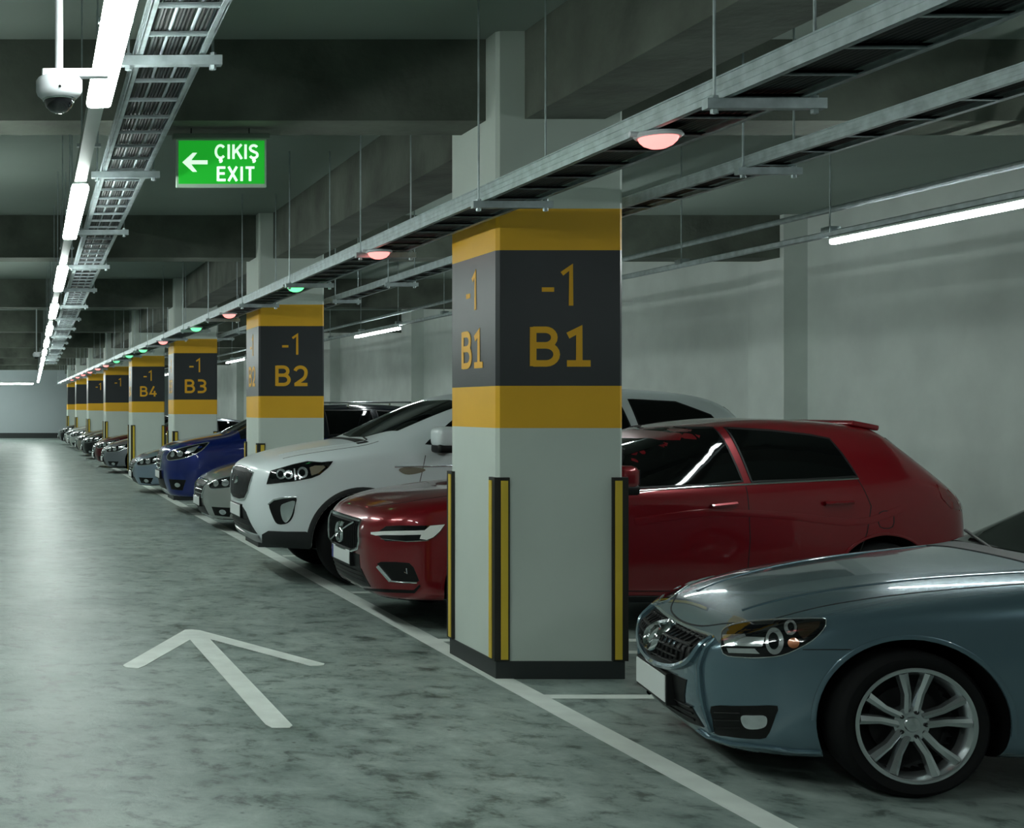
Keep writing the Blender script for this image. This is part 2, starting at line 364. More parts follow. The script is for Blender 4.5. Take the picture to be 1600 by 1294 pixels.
for q, y in enumerate((None, .6, 6.95, 13.35, 19.7, 26.1, 32.6, 39.4, 46, 52, 58)):
    if y is None: continue
    e = empty('bay_lamp', (PXr, y, 2.95)); L_ = 2.45
    b = MB(); b.bbox(-.025, .025, 0, L_, -.022, 0, .004, 1); b.build('housing', M['trunk'], e)
    b = MB(); b.bbox(-.028, .028, .01, L_ - .01, -.058, -.022, .012, 2); b.build('diffuser', M['lamps'], e, True)
    lab = {2: 'large lit tube lamp at the right edge above the red and grey cars', 4: 'lit tube lamp between the B1 and B2 pillars', 6: 'small lit tube lamp just left of the B2 pillar', 1: 'tube lamp over the bays beyond the right edge, above the grey car', 3: 'tube lamp over the bays hidden behind the B1 pillar', 5: 'tube lamp over the bays hidden behind the B2 pillar'}.get(q, 'tube lamp over the far bays, %s beyond the B3 pillar' % ['first', 'second', 'third', 'fourth'][max(0, q - 7)])
    tag(e, lab, 'lamp', 'tube lamps over the bays')

# ------------------------------------------------------------------ cable trays
def tray(label, x0, wd, z, rh, y0, y1, sk, rung, first, hang, ncab, cmat, bars=True, lips=True):
    root = empty('cable_tray', (x0, 0, z), -math.atan(sk)); tag(root, label, 'cable tray')
    for s in (0, 1):
        b = MB(); xa = 0 if s == 0 else wd
        sg = 1 if s == 0 else -1
        b.box(min(xa, xa + sg * .004), max(xa, xa + sg * .004), y0, y1, 0, rh)
        for zz in (0, rh - .006):
            b.box(min(xa - sg * .006, xa + sg * .022), max(xa - sg * .006, xa + sg * .022), y0, y1, zz, zz + .006)
        for zz in (rh * .33, rh * .62):
            b.box(min(xa - sg * .003, xa), max(xa - sg * .003, xa), y0, y1, zz, zz + .006)
        b.build('side_rail', M['galv'], root)
    n = 0; yy = first; rest = MB()
    while yy < y1:
        n += 1
        if n <= 100:
            r = MB(); r.box(.004, wd - .004, yy - .018, yy + .018, .006, .016); r.box(.004, wd - .004, yy - .018, yy - .014, .0, .016); r.build('rung', M['galv'], root)
        else: rest.box(.004, wd - .004, yy - .018, yy + .018, .006, .02)
        yy += rung
    if rest.v: rest.build('rungs', M['galv'], root)['kind'] = 'stuff'
    for c in range(ncab):
        cx = .025 + (wd - .05) * (c + .5) / ncab + random.uniform(-.004, .004); rr = min(.011, (wd - .05) / ncab * random.uniform(.38, .5))
        b = MB(); b.tube((cx, y0, .02 + rr), (cx, y1, .02 + rr), rr, 8); b.build('cable', cmat[c % len(cmat)], root, True)
    for y in hang:
        b = MB(); b.box(-.07, wd + .07, y - .02, y + .02, -.042, -.004); sb = b.build('support_bar', M['galv'], root)
        for xx in (-.035, wd + .035):
            r = MB(); r.tube((xx, y, -.06), (xx, y, ZC - z), .0055, 8); r.tube((xx, y, -.058), (xx, y, -.042), .014, 6); r.tube((xx, y, -.004), (xx, y, .008), .014, 6)
            r.build('threaded_rod', M['galv'], sb)
    return root
blk = [M['cable']]
tray('wide steel cable ladder along the aisle side of the pillars, above the bay lights', 2.65, .30, 2.84, .088, -4, 68, 0, .33, .12, [.02 + 2.35 * v for v in range(-1, 28)], 12, blk)
tray('second steel cable ladder running above the cars behind the nearest pillar', 3.955, .20, 2.975, .065, -4, 68, 0, .36, .3, [.5 + 2.1 * v for v in range(-1, 30)], 8, blk)
tray('steel cable ladder hanging over the aisle beside the row of bright lamps', .413, .265, 3.10, .06, -4, 42, .0222, .346, .0, [.1 + 2.5 * v for v in range(-1, 17)], 13, [M['cable'], M['galvdark'], M['cable'], M['cable'], M['cableg']])

# ------------------------------------------------------------------ bay indicator lights
inds = [(5.32, 'r'), (9.3, 'r'), (11.96, 'g'), (15.5, 'r'), (18.2, 'g'), (22.0, 'r'), (25.2, 'g'), (28.0, 'g'), (31.2, 'g'), (34.5, 'r'), (37.5, 'r'), (41, 'r'), (44.5, 'r'), (48, 'r'), (52, 'r')]
for n, (y, c) in enumerate(inds):
    e = empty('indicator_light', (2.715, y, 2.838))
    b = MB(); b.lathe([(0, .0), (0, .088), (-.012, .095), (-.020, .088), (-.018, .0)], Matrix.Identity(4), 32); b.tube((-.12, 0, -.004), (-.06, 0, -.008), .012, 8)
    b.build('base', M['cambody'], e, True)
    b = MB(); b.lathe([(-.018, .078), (-.034, .072), (-.05, .056), (-.062, .03), (-.066, 0.0001)], Matrix.Identity(4), 32); b.build('dome', M['red' if c == 'r' else 'green'], e, True, 80)
    w_ = {0: 'large glowing red bay light under the tray beside the nearest pillar top', 1: 'glowing red bay light under the tray, left of the B1 pillar', 2: 'glowing green bay light under the tray in front of the B2 pillar',
          3: 'small red bay light under the tray just left of the B2 pillar', 4: 'small green bay light above the B3 pillar', 5: 'tiny red bay light above the left edge of the B3 pillar', 6: 'tiny green bay light above the B4 pillar',
          7: 'tiny green bay light just left of the one above the B4 pillar', 8: 'farthest green bay light, a tiny dot left of the B4 pillar'}.get(
        n, 'tiny distant red bay light under the tray, %s one beyond the green lights' % ['first', 'second', 'third', 'fourth', 'fifth', 'sixth'][max(0, n - 9)])
    tag(e, w_, 'light', 'bay indicator lights')

# ------------------------------------------------------------------ dome cameras
def dome(x, y, label, arm):
    e = empty('security_camera', (x, y, 2.86)); tag(e, label, 'security camera', 'dome cameras')
    b = MB(); b.tube((-.0, 0, .0), (-.0, 0, ZC - 2.86), .0135, 16); b.build('drop_pole', M['cambody'], e, True)
    b = MB(); b.bbox(-.058, arm, -.02, .02, -.028, 0, .003, 1); b.build('bracket', M['cambody'], e)
    b = MB(); b.lathe([(-.02, .0001), (-.022, .055), (-.03, .072), (-.04, .079), (-.075, .079), (-.088, .074), (-.102, .058), (-.104, .0001)], Matrix.Identity(4), 48); b.build('housing', M['cambody'], e, True, 50)
    b = MB(); b.lathe([(-.10, .052), (-.115, .051), (-.13, .044), (-.143, .030), (-.15, .013), (-.151, .0001)], Matrix.Identity(4), 40); dm = b.build('dome', M['camglass'], e, True, 80)
    b = MB(); b.lathe([(-.100, .058), (-.107, .056), (-.107, .050), (-.10, .05)], Matrix.Identity(4), 40); b.build('dome_ring', M['chrome'], dm, True, 80)
    b = MB(); b.tube((0, -.0785, -.076), (0, -.081, -.077), .005, 10); b.build('screw', M['trim'], e)
dome(.185, 4.4, 'white dome security camera hanging on a pole at the top left', .17)
dome(.66, 27.0, 'tiny distant security camera beside the far lamps', .2)

# ------------------------------------------------------------------ exit sign
e = empty('exit_sign', (1.121, 8.4, 3.14)); tag(e, 'green illuminated hanging exit sign with a white arrow pointing left', 'exit sign')
b = MB(); b.bbox(-.02, .61, -.035, .035, .315, .35, .006, 2); b.build('housing', M['shouse'], e)
b = MB(); b.bbox(0, .592, -.012, .012, 0, .316, .003, 1); b.build('acrylic_panel', M['sframe'], e)
b = MB(); b.box(.015, .578, -.0145, -.011, .022, .306); b.build('green_face', M['sgreen'], e)
for x in (.1, .48): b = MB(); b.tube((x, 0, .35), (x, 0, ZB - 3.14), .004, 6); b.build('hanger', M['trim'], e)
text('lettering', 'ÇIKIŞ', .095, M['swhite'], e, (.396, -.0145, .185), FRONT, .17, 1.02, .07)
text('lettering', 'EXIT', .095, M['swhite'], e, (.390, -.0145, .040), FRONT, .17, 1.05, .09)
ap = [(.04, .163), (.108, .225), (.136, .225), (.098, .176), (.205, .176), (.205, .150), (.098, .150), (.136, .101), (.108, .101)]
n = len(ap); obj('arrow', [(x, -.0165, z) for x, z in ap] + [(x, -.0135, z) for x, z in ap], [tuple(range(n - 1, -1, -1)), tuple(range(n, 2 * n))] + [(i, (i + 1) % n, n + (i + 1) % n, n + i) for i in range(n)], M['swhite'], e)
# ------------------------------------------------------------------ cars
def paint(name, col, metal=.55, rough=.32):
    return mat(name, col, rough, metal, coat=1, coatr=.04, noise=0)
def cam_ray(px, py):
    return Vector((0, 0, CAM_H)), Vector(((px - VX) / FPX, 1, -(py - VY) / FPX)).normalized()
def cr(pts, n=6, closed=True):                               # Catmull-Rom smoothing of an outline
    out = []; N = len(pts)
    rng = range(N) if closed else range(N - 1)
    for i in rng:
        g = (lambda j: pts[j % N]) if closed else (lambda j: pts[max(0, min(N - 1, j))])
        p0, p1, p2, p3 = g(i - 1), g(i), g(i + 1), g(i + 2)
        for k in range(n):
            t = k / n
            out.append(tuple(.5 * (2 * p1[a] + (p2[a] - p0[a]) * t + (2 * p0[a] - 5 * p1[a] + 4 * p2[a] - p3[a]) * t * t + (3 * p1[a] - p0[a] - 3 * p2[a] + p3[a]) * t ** 3) for a in (0, 1)))
    if not closed: out.append(tuple(pts[-1]))
    return out
def ell(cx, cy, rx, ry, n=24, rot=0):
    return [(cx + rx * math.cos(2 * math.pi * i / n) * math.cos(rot) - ry * math.sin(2 * math.pi * i / n) * math.sin(rot),
             cy + rx * math.cos(2 * math.pi * i / n) * math.sin(rot) + ry * math.sin(2 * math.pi * i / n) * math.cos(rot)) for i in range(n)]

class Car:
    def __init__(s, name, label, loc, yaw, stations, pm, arches, group=None, rake=None, sub=3, bulge=.05, under=None):
        s.root = empty(name, loc, -yaw); tag(s.root, label, 'car', group)
        s.inv = (Matrix.Translation(loc) @ Matrix.Rotation(-yaw, 4, 'Z')).inverted()
        s.pm = pm; s.st = stations
        s.rake = rake or [0] * 10
        V = []; F = []; ns = len(stations)
        def ring(st):
            u, w_, zb, zl, zt, wt = st
            zm = zb + .48 * (zl - zb)
            base = [(0, zb), (.75 * w_, zb), (.955 * w_, zb + .02), (.985 * w_, zb + .13), (w_, zm), (.985 * w_, zl - .07), (.95 * w_, zl), (wt, zt - .03), (.6 * wt, zt - .006), (0, zt)]
            f = max(0, 1 - u / .6)
            return [(u + s.rake[k] * f, p[0], p[1]) for k, p in enumerate(base)]
        R_ = [ring(st) for st in stations]
        # full rings: near side (v<0) 0..9, then far side 8..1
        idx = []
        for r in R_:
            row = []
            for k in range(10): row.append(len(V)); V.append((r[k][0], -r[k][1], r[k][2]))
            for k in range(8, 0, -1): row.append(len(V)); V.append((r[k][0], r[k][1], r[k][2]))
            idx.append(row)
        n = 18
        for a in range(ns - 1):
            for q in range(n):
                F.append((idx[a][q], idx[a][(q + 1) % n], idx[a + 1][(q + 1) % n], idx[a + 1][q]))
        for end in (0, ns - 1):                              # grid caps
            r = R_[end]; sg = -1 if end == 0 else 1; row = idx[end]
            near = row[2:8]; far = [row[(18 - k) % 18] for k in range(2, 8)]
            cols = {}
            for side, lst in ((-1, near), (1, far)):
                for c, fr in ((1, .6),):
                    col = [row[1] if side < 0 else row[17]]
                    for j in range(1, 5):
                        k = j + 2; y = r[k][1] * fr
                        col.append(len(V)); V.append((r[k][0] + sg * bulge * .6, side * y, r[k][2]))
                    col.append(row[8] if side < 0 else row[10]); cols[side] = col
            cen = [row[0]]
            for j in range(1, 5):
                k = j + 2; cen.append(len(V)); V.append((r[k][0] + sg * bulge, 0, r[k][2]))
            cen.append(row[9])
            seqs = [near, cols[-1], cen, cols[1], far]
            for A, B in zip(seqs[:-1], seqs[1:]):
                for j in range(5):
                    q = (A[j], A[j + 1], B[j + 1], B[j])
                    F.append(q if end == 0 else q[::-1])
        # note: winding fixed by recalc below
        me = bpy.data.meshes.new('body'); me.from_pydata(V, [], F)
        bm = bmesh.new(); bm.from_mesh(me); bmesh.ops.recalc_face_normals(bm, faces=bm.faces); bm.to_mesh(me); bm.free()
        o = bpy.data.objects.new('body', me); COL.objects.link(o)
        m_ = o.modifiers.new('s', 'SUBSURF'); m_.levels = sub; m_.render_levels = sub
        bpy.context.view_layer.update()
        dg = bpy.context.evaluated_depsgraph_get(); me1 = bpy.data.meshes.new_from_object(o.evaluated_get(dg))
        bm = bmesh.new(); bm.from_mesh(me1); bm.normal_update(); s.bvh = BVHTree.FromBMesh(bm)
        bm.free()
        # wheel arches
        o.modifiers.clear(); o.data = me1
        cut = MB()
        for (ua, zc, ra) in arches:
            wmax = max(st[1] for st in stations)
            for sd in (-1, 1):
                T = Matrix.Translation((ua, sd * (wmax - .12), zc)) @ Matrix.Rotation(R(90), 4, 'X')
                cut.lathe([(-.19, .0001), (-.19, ra), (.19, ra), (.19, .0001)], T, 56)
        if arches:
            bmc = bmesh.new(); mc0 = bpy.data.meshes.new('c'); mc0.from_pydata(cut.v, [], cut.f); bmc.from_mesh(mc0)
            bmesh.ops.remove_doubles(bmc, verts=bmc.verts, dist=.001); bmesh.ops.recalc_face_normals(bmc, faces=bmc.faces); bmc.to_mesh(mc0); bmc.free()
            co = bpy.data.objects.new('c', mc0); COL.objects.link(co)
            md = o.modifiers.new('b', 'BOOLEAN'); md.operation = 'DIFFERENCE'; md.object = co; md.solver = 'EXACT'
            bpy.context.view_layer.update(); dg = bpy.context.evaluated_depsgraph_get()
            me2 = bpy.data.meshes.new_from_object(o.evaluated_get(dg)); bpy.data.objects.remove(co)
        else: me2 = me1
        me2.materials.clear(); me2.materials.append(pm); me2.materials.append(M['well'])
        wmax = max(st[1] for st in stations)
        for p in me2.polygons:
            c = p.center; p.use_smooth = True; p.material_index = 0
            for (ua, zc, ra) in arches:
                d = math.hypot(c.x - ua, c.z - zc)
                if d < ra + .004 and (abs(abs(c.y) - (wmax - .31)) < .01 or (abs(math.hypot(p.normal.x, p.normal.z) - 1) < .02 and d > ra - .02 and ((c.x - ua) * p.normal.x + (c.z - zc) * p.normal.z) < 0)):
                    p.material_index = 1
            if p.normal.z < -.9 and c.z < max(st[2] for st in stations) + .03: p.material_index = 1
        me2.set_sharp_from_angle(angle=R(50)); me2.name = 'body'
        bpy.data.objects.remove(o)
        o = bpy.data.objects.new('body', me2); COL.objects.link(o); o.parent = s.root; s.body = o
    # --- projection of 2D outlines onto the body
    def hit(s, p, view):
        if view == 'cam':
            o, d = cam_ray(*p); o = s.inv @ o; d = (s.inv.to_3x3() @ d).normalized()
        elif view == 'side': o, d = Vector((p[0], -4, p[1])), Vector((0, 1, 0))
        elif view == 'front': o, d = Vector((-4, p[0], p[1])), Vector((1, 0, 0))
        elif view == 'back': o, d = Vector((12, p[0], p[1])), Vector((-1, 0, 0))
        elif view == 'top': o, d = Vector((p[0], p[1], 5)), Vector((0, 0, -1))
        elif view == 'diag':                                 # from the near front corner; p = (s, z), s grows towards the tail
            c = Vector((.35, -.60, 0)); t = Vector((.7071, -.7071, 0)); d = Vector((.7071, .7071, 0)); o = c + t * p[0] - d * 4 + Vector((0, 0, p[1]))
        l, n, i, dist = s.bvh.ray_cast(o, d)
        if l is None:
            q, nn, i, dd = s.bvh.find_nearest(o + d * (Vector((2.0, 0, .8)) - o).dot(d))
            return None
        return l, (n if n.dot(d) < 0 else -n)
    def _finish(s, name, V, F, m, parent, mirror, smooth=True):
        out = [obj(name, V, F, m, parent or s.root, None, smooth, 40)]
        if mirror:
            par = parent
            if parent is not None and parent.get('_mate'): par = bpy.data.objects.get(parent['_mate'])
            V2 = [(v[0], -v[1], v[2]) for v in V]
            o2 = obj(name, V2, [tuple(reversed(f)) for f in F], m, par or s.root, None, smooth, 40)
            s.mate[out[0].name] = o2; out.append(o2)
        return out[0]
    mate = {}
    def patch(s, name, pts, m, view='side', off=.004, step=None, parent=None, mirror=None, skirt=.012):
        if mirror is None: mirror = view in ('side', 'cam', 'diag')
        step = step or (9 if view == 'cam' else .06)
        bm = bmesh.new(); vs = [bm.verts.new((p[0], p[1], 0)) for p in pts]
        f = bm.faces.new(vs); f.normal_update()
        bmesh.ops.triangulate(bm, faces=[f], ngon_method='EAR_CLIP')
        for ax in (0, 1):
            lo = min(p[ax] for p in pts); hi = max(p[ax] for p in pts); q = lo + step
            while q < hi - 1e-6:
                pc = [0, 0, 0]; pc[ax] = q; nn = [0, 0, 0]; nn[ax] = 1
                bmesh.ops.bisect_plane(bm, geom=bm.verts[:] + bm.edges[:] + bm.faces[:], plane_co=pc, plane_no=nn, dist=1e-6)
                q += step
        bmesh.ops.dissolve_degenerate(bm, dist=1e-5, edges=bm.edges)
        bad = []; pos = {}
        for v in bm.verts:
            h = s.hit((v.co.x, v.co.y), view)
            if h is None: bad.append(v)
            else: pos[v] = h
        if len(bad) == len(bm.verts): bm.free(); print('MISS', name); return None
        if bad: bmesh.ops.delete(bm, geom=bad, context='VERTS')
        # smooth the normals a little
        nrm = {}
        for v in bm.verts:
            a = Vector(pos[v][1])
            for e_ in v.link_edges: a += pos[e_.other_vert(v)][1]
            nrm[v] = a.normalized()
        for v in bm.verts: v.co = pos[v][0] + nrm[v] * off
        vl = list(bm.verts); ix = {v: i for i, v in enumerate(vl)}
        V = [v.co.copy() for v in vl]; F = []
        for f in bm.faces:
            f.normal_update(); a = sum((nrm[v] for v in f.verts), Vector()); q = tuple(ix[v] for v in f.verts)
            F.append(q if f.normal.dot(a) > 0 else q[::-1])
        base = len(V); inner = {}
        for e_ in bm.edges:
            if len(e_.link_faces) == 1:
                a, b = e_.verts
                for v in (a, b):
                    if v not in inner: inner[v] = len(V); V.append(v.co - nrm[v] * (skirt + off))
                F.append((ix[a], ix[b], inner[b], inner[a]))
        bm.free()
        return s._finish(name, V, F, m, s._par(parent), False) if not mirror else s._pair(name, V, F, m, parent)
    def _par(s, p): return p
    def _pair(s, name, V, F, m, parent):
        a = obj(name, V, F, m, parent or s.root, None, True, 40)
        pb = s.mate.get(parent.name) if parent is not None else None
        b = obj(name, [(v[0], -v[1], v[2]) for v in V], [tuple(reversed(f)) for f in F], m, pb or parent or s.root, None, True, 40)
        s.mate[a.name] = b
        return a
    def band(s, name, path, wd, m, view='side', h=.006, closed=False, parent=None, mirror=None, step=None, base=.003):
        if mirror is None: mirror = view in ('side', 'cam', 'diag')
        step = step or (6 if view == 'cam' else .04)
        P = [Vector(p) for p in path]; P = P + [P[0]] if closed else P; Q = []
        for a, b in zip(P[:-1], P[1:]):
            n = max(1, int((b - a).length / step))
            Q += [a.lerp(b, i / n) for i in range(n)]
        if not closed: Q.append(P[-1])
        N = len(Q); V = []; F = []; ok = []
        for i, q in enumerate(Q):
            if closed: t = Q[(i + 1) % N] - Q[i - 1]
            else: t = Q[min(N - 1, i + 1)] - Q[max(0, i - 1)]
            if t.length < 1e-9: t = Vector((1, 0))
            nn = Vector((-t.y, t.x)).normalized() * wd / 2; row = []
            for k, oo, hh in ((-1, 1, -.004), (-.9, .9, base + h * .7), (0, 0, base + h), (.9, -.9, base + h * .7), (1, -1, -.004)):
                r = s.hit(tuple(q + nn * k), view)
                row.append(None if r is None else r[0] + r[1] * hh)
            if None in row: ok.append(None); continue
            ok.append(len(V)); V += row
        for i in range(N if closed else N - 1):
            a, b = ok[i], ok[(i + 1) % N]
            if a is None or b is None: continue
            for k in range(4): F.append((a + k, a + k + 1, b + k + 1, b + k))
        if not V: print('MISSBAND', name); return None
        # orient outward
        return s._pair(name, V, F, m, parent) if mirror else obj(name, V, F, m, parent or s.root, None, True, 40)
    def wheel(s, u, side, vface, r, rr, wd, style='five', steer=0.):
        # vface: |v| of the outer tyre face
        T = Matrix.Translation((u, side * (vface - wd / 2), r)) @ Matrix.Rotation(steer, 4, 'Z') @ Matrix.Rotation(R(90) * (1 if side < 0 else -1), 4, 'X')
        h = wd / 2
        b = MB(); b.lathe([(h * .72, rr - .006), (h * .95, rr + .006), (h * 1.0, (r + rr) / 2 + .01), (h * .95, r - .03), (h * .78, r - .006), (h * .4, r), (-h * .4, r), (-h * .78, r - .006), (-h * .95, r - .03), (-h, (r + rr) / 2), (-h * .9, rr), (-h * .5, rr - .01)], T, 72)
        for g in (-.35, 0, .35):
            pass
        tyre = b.build('wheel', M['tyre'], s.root, True, 60)
        b = MB(); b.lathe([(h * .98, rr + .004), (h * 1.0, rr - .004), (h * .96, rr - .014), (h * .80, rr - .022), (h * .55, rr - .035), (-h * .8, rr - .04), (-h * .8, rr - .03)], T, 72)
        if style == 'twin':
            for k in range(5):
                a = 2 * math.pi * k / 5 + .30
                for d in (-1, 1):
                    a0, a1 = a + d * .20, a + d * .235
                    pts = []
                    for (rad, ang, wdt, z) in ((.055, a + d * .35, .020, h * .62), (rr * .55, a0, .019, h * .78), (rr - .018, a1, .026, h * .90)):
                        c = Vector((rad * math.cos(ang), rad * math.sin(ang), z)); t = Vector((-math.sin(ang), math.cos(ang), 0))
                        pts.append([c - t * wdt - Vector((0, 0, .02)), c - t * wdt * .75, c + t * wdt * .1 + Vector((0, 0, .008)), c + t * wdt * .75, c + t * wdt - Vector((0, 0, .02))])
                    v = [T @ p for row in pts for p in row]; f = []
                    for i in range(2):
                        for q in range(4): f.append((i * 5 + q, i * 5 + q + 1, i * 5 + 6 + q, i * 5 + 5 + q))
                    b.add(v, f)
        else:
            for k in range(5 if style == 'five' else 7):
                a = 2 * math.pi * k / (5 if style == 'five' else 7) + .3; pts = []
                for (rad, wdt, z) in ((.05, .04, h * .6), (rr * .55, .026, h * .75), (rr - .018, .04, h * .88)):
                    c = Vector((rad * math.cos(a), rad * math.sin(a), z)); t = Vector((-math.sin(a), math.cos(a), 0))
                    pts.append([c - t * wdt - Vector((0, 0, .02)), c - t * wdt * .7, c + Vector((0, 0, .006)), c + t * wdt * .7, c + t * wdt - Vector((0, 0, .02))])
                v = [T @ p for row in pts for p in row]; f = []
                for i in range(2):
                    for q in range(4): f.append((i * 5 + q, i * 5 + q + 1, i * 5 + 6 + q, i * 5 + 5 + q))
                b.add(v, f)
        b.lathe([(h * .2, .078), (h * .60, .075), (h * .66, .05), (h * .64, .034), (h * .70, .030), (h * .72, .0001)], T, 32)
        rim = b.build('rim', M['alloy'], tyre, True, 40)
        b = MB(); b.lathe([(h * .05, rr * .62), (h * .1, rr * .62), (h * .1, .0001)], T, 40); b.lathe([(-h * .75, rr - .0385), (h * .35, rr - .0365)], T, 40); b.lathe([(-h * .6, rr - .03), (-h * .6, .0001)], T, 40)  # brake disc, plus dark sleeve and backing that paint shade behind the spokes
        b.build('brake_disc_and_shade', M['alloyd'], tyre, True)
        if style == 'twin':
            for k in range(5):
                a = 2 * math.pi * k / 5; c = T @ Vector((.055 * math.cos(a), .055 * math.sin(a), h * .6)); d = T @ Vector((.055 * math.cos(a), .055 * math.sin(a), h * .70))
                b = MB(); b.tube(c, d, .009, 8); b.build('wheel_nut', M['alloyd'], tyre)
        return tyre
    def wheels(s, arches, vface, r, rr, wd=.225, style='five', steer=0.):
        for i, a in enumerate(arches):
            for side in (-1, 1): s.wheel(a[0], side, vface, r, rr, wd, style, steer if i == 0 else 0)
    def mirror(s, u, v, z, sc=1.0, low=None):
        for sd in (-1, 1):
            b = MB(); b.bbox(u - .07 * sc, u + .10 * sc, -.10 * sc, .13 * sc, 0, .17 * sc, .05 * sc, 4, Matrix.Translation((0, sd * (v + .13 * sc), z)))
            m_ = b.build('side_mirror', s.pm, s.root, True, 60)
            b = MB(); b.bbox(u - .06 * sc, u + .10 * sc, -.09 * sc, .12 * sc, -.045 * sc, .03 * sc, .02 * sc, 2, Matrix.Translation((0, sd * (v + .13 * sc), z))); b.build('mirror_base', low or M['trim'], m_, True, 60)
            b = MB(); b.bbox(u - .02, u + .06, -.14 * sc, .02, -.04, .02, .012, 2, Matrix.Translation((0, sd * (v + .04), z))) ; b.build('mirror_arm', M['trim'], m_, True, 60)
            b = MB(); b.bbox(u + .095 * sc, u + .103 * sc, -.075 * sc, .105 * sc, .03 * sc, .14 * sc, .002, 1, Matrix.Translation((0, sd * (v + .13 * sc), z))); b.build('mirror_glass', M['chrome'], m_)
    def plate(s, z0, z1, hw, u, blue=False, tilt=0.):
        T = Matrix.Translation((u, 0, 0))
        b = MB(); b.bbox(-.022, .05, -hw - .012, hw + .012, z0 - .014, z1 + .012, .004, 1, T); f = b.build('plate_frame', M['trim'], s.root)
        b = MB(); b.bbox(-.028, -.02, -hw, hw, z0, z1, .003, 1, T)
        p = b.build('licence_plate', M['plate'], s.root)
        if blue:
            b = MB(); b.box(-.0295, -.027, hw - .045, hw - .002, z0 + .002, z1 - .002, T); b.build('blue_strip', M['plateb'], p)
    def nose_u(s, v, z):
        h = s.hit((v, z), 'front'); return h[0].x if h else 0

def arch_band(car, ua, zc, ra, wd, m, a0=-5, a1=185, h=.012, name='wheel_arch', base=.001):
    pts = [(ua + (ra + wd / 2) * math.cos(R(a)), zc + (ra + wd / 2) * math.sin(R(a))) for a in range(a0, a1 + 1, 6)]
    return car.band(name, pts, wd, m, 'side', h=h, base=base)

def scale_st(st, L, Wd, H, L0, W0, H0):
    return [(a[0] * L / L0, a[1] * Wd / W0, a[2], a[3] * H / H0, a[4] * H / H0, a[5] * Wd / W0) for a in st]

SEDAN = [(0, .50, .17, .60, .645, .42), (.05, .62, .16, .64, .69, .50), (.16, .75, .15, .69, .755, .58), (.36, .83, .155, .75, .825, .63), (.65, .87, .165, .81, .89, .67),
         (1.0, .88, .17, .85, .945, .69), (1.35, .88, .17, .875, .98, .70), (1.60, .88, .17, .89, 1.0, .71), (1.72, .88, .17, .90, 1.04, .70), (2.42, .88, .17, .915, 1.40, .575),
         (2.72, .88, .17, .92, 1.44, .56), (3.2, .88, .17, .93, 1.435, .56), (3.6, .88, .18, .94, 1.38, .56), (4.12, .86, .2, .95, 1.08, .63), (4.25, .85, .22, .95, 1.04, .64), (4.55, .80, .26, .92, 1.0, .62), (4.65, .66, .32, .84, .91, .52)]
HATCH = [(0, .52, .24, .79, .89, .48), (.05, .66, .23, .83, .93, .56), (.16, .79, .22, .88, .975, .63), (.38, .87, .22, .95, 1.03, .67), (.85, .90, .22, 1.02, 1.09, .71),
         (1.22, .90, .22, 1.06, 1.12, .73), (1.36, .90, .22, 1.08, 1.16, .72), (2.25, .90, .22, 1.10, 1.48, .64), (2.6, .90, .22, 1.11, 1.57, .62), (3.05, .90, .22, 1.12, 1.625, .61),
         (3.6, .90, .22, 1.15, 1.60, .60), (3.92, .89, .24, 1.18, 1.565, .58), (4.00, .885, .25, 1.18, 1.52, .59), (4.22, .865, .29, 1.14, 1.32, .62), (4.42, .82, .32, 1.03, 1.12, .62), (4.52, .68, .38, .90, .97, .52)]
SUV = [(0, .56, .36, 1.00, 1.12, .50), (.05, .70, .35, 1.04, 1.16, .60), (.18, .85, .33, 1.09, 1.21, .68), (.45, .93, .32, 1.17, 1.28, .72), (.85, .95, .32, 1.23, 1.345, .75),
       (1.08, .95, .32, 1.26, 1.375, .77), (1.2, .95, .32, 1.28, 1.42, .76), (1.95, .95, .32, 1.30, 1.79, .68), (2.3, .95, .32, 1.31, 1.86, .66), (3.2, .95, .32, 1.33, 1.90, .65),
       (4.0, .95, .32, 1.36, 1.885, .64), (4.5, .94, .34, 1.38, 1.82, .62), (4.72, .92, .36, 1.37, 1.72, .62), (4.92, .86, .4, 1.28, 1.40, .64), (5.0, .74, .45, 1.12, 1.22, .56)]

def glazing(c, wind, sides, rear=None, pillar=None):
    c.patch('windscreen', wind, M['glass'], 'top', .005, mirror=False)
    for sd in sides:
        g = c.patch('side_window', sd, M['glass'], 'side', .004)
        c.band('window_trim', sd, .016, M['trim'], 'side', h=.004, closed=True, parent=g)
    if rear: c.patch('rear_window', rear, M['glass'], 'top', .005, mirror=False)
def seam(c, name, path, view='side', wd=None, closed=False, mirror=None):
    return c.band(name, path, wd or (1.6 if view == 'cam' else .007), M['seam'], view, h=-.0015, closed=closed, base=.0025, mirror=mirror)

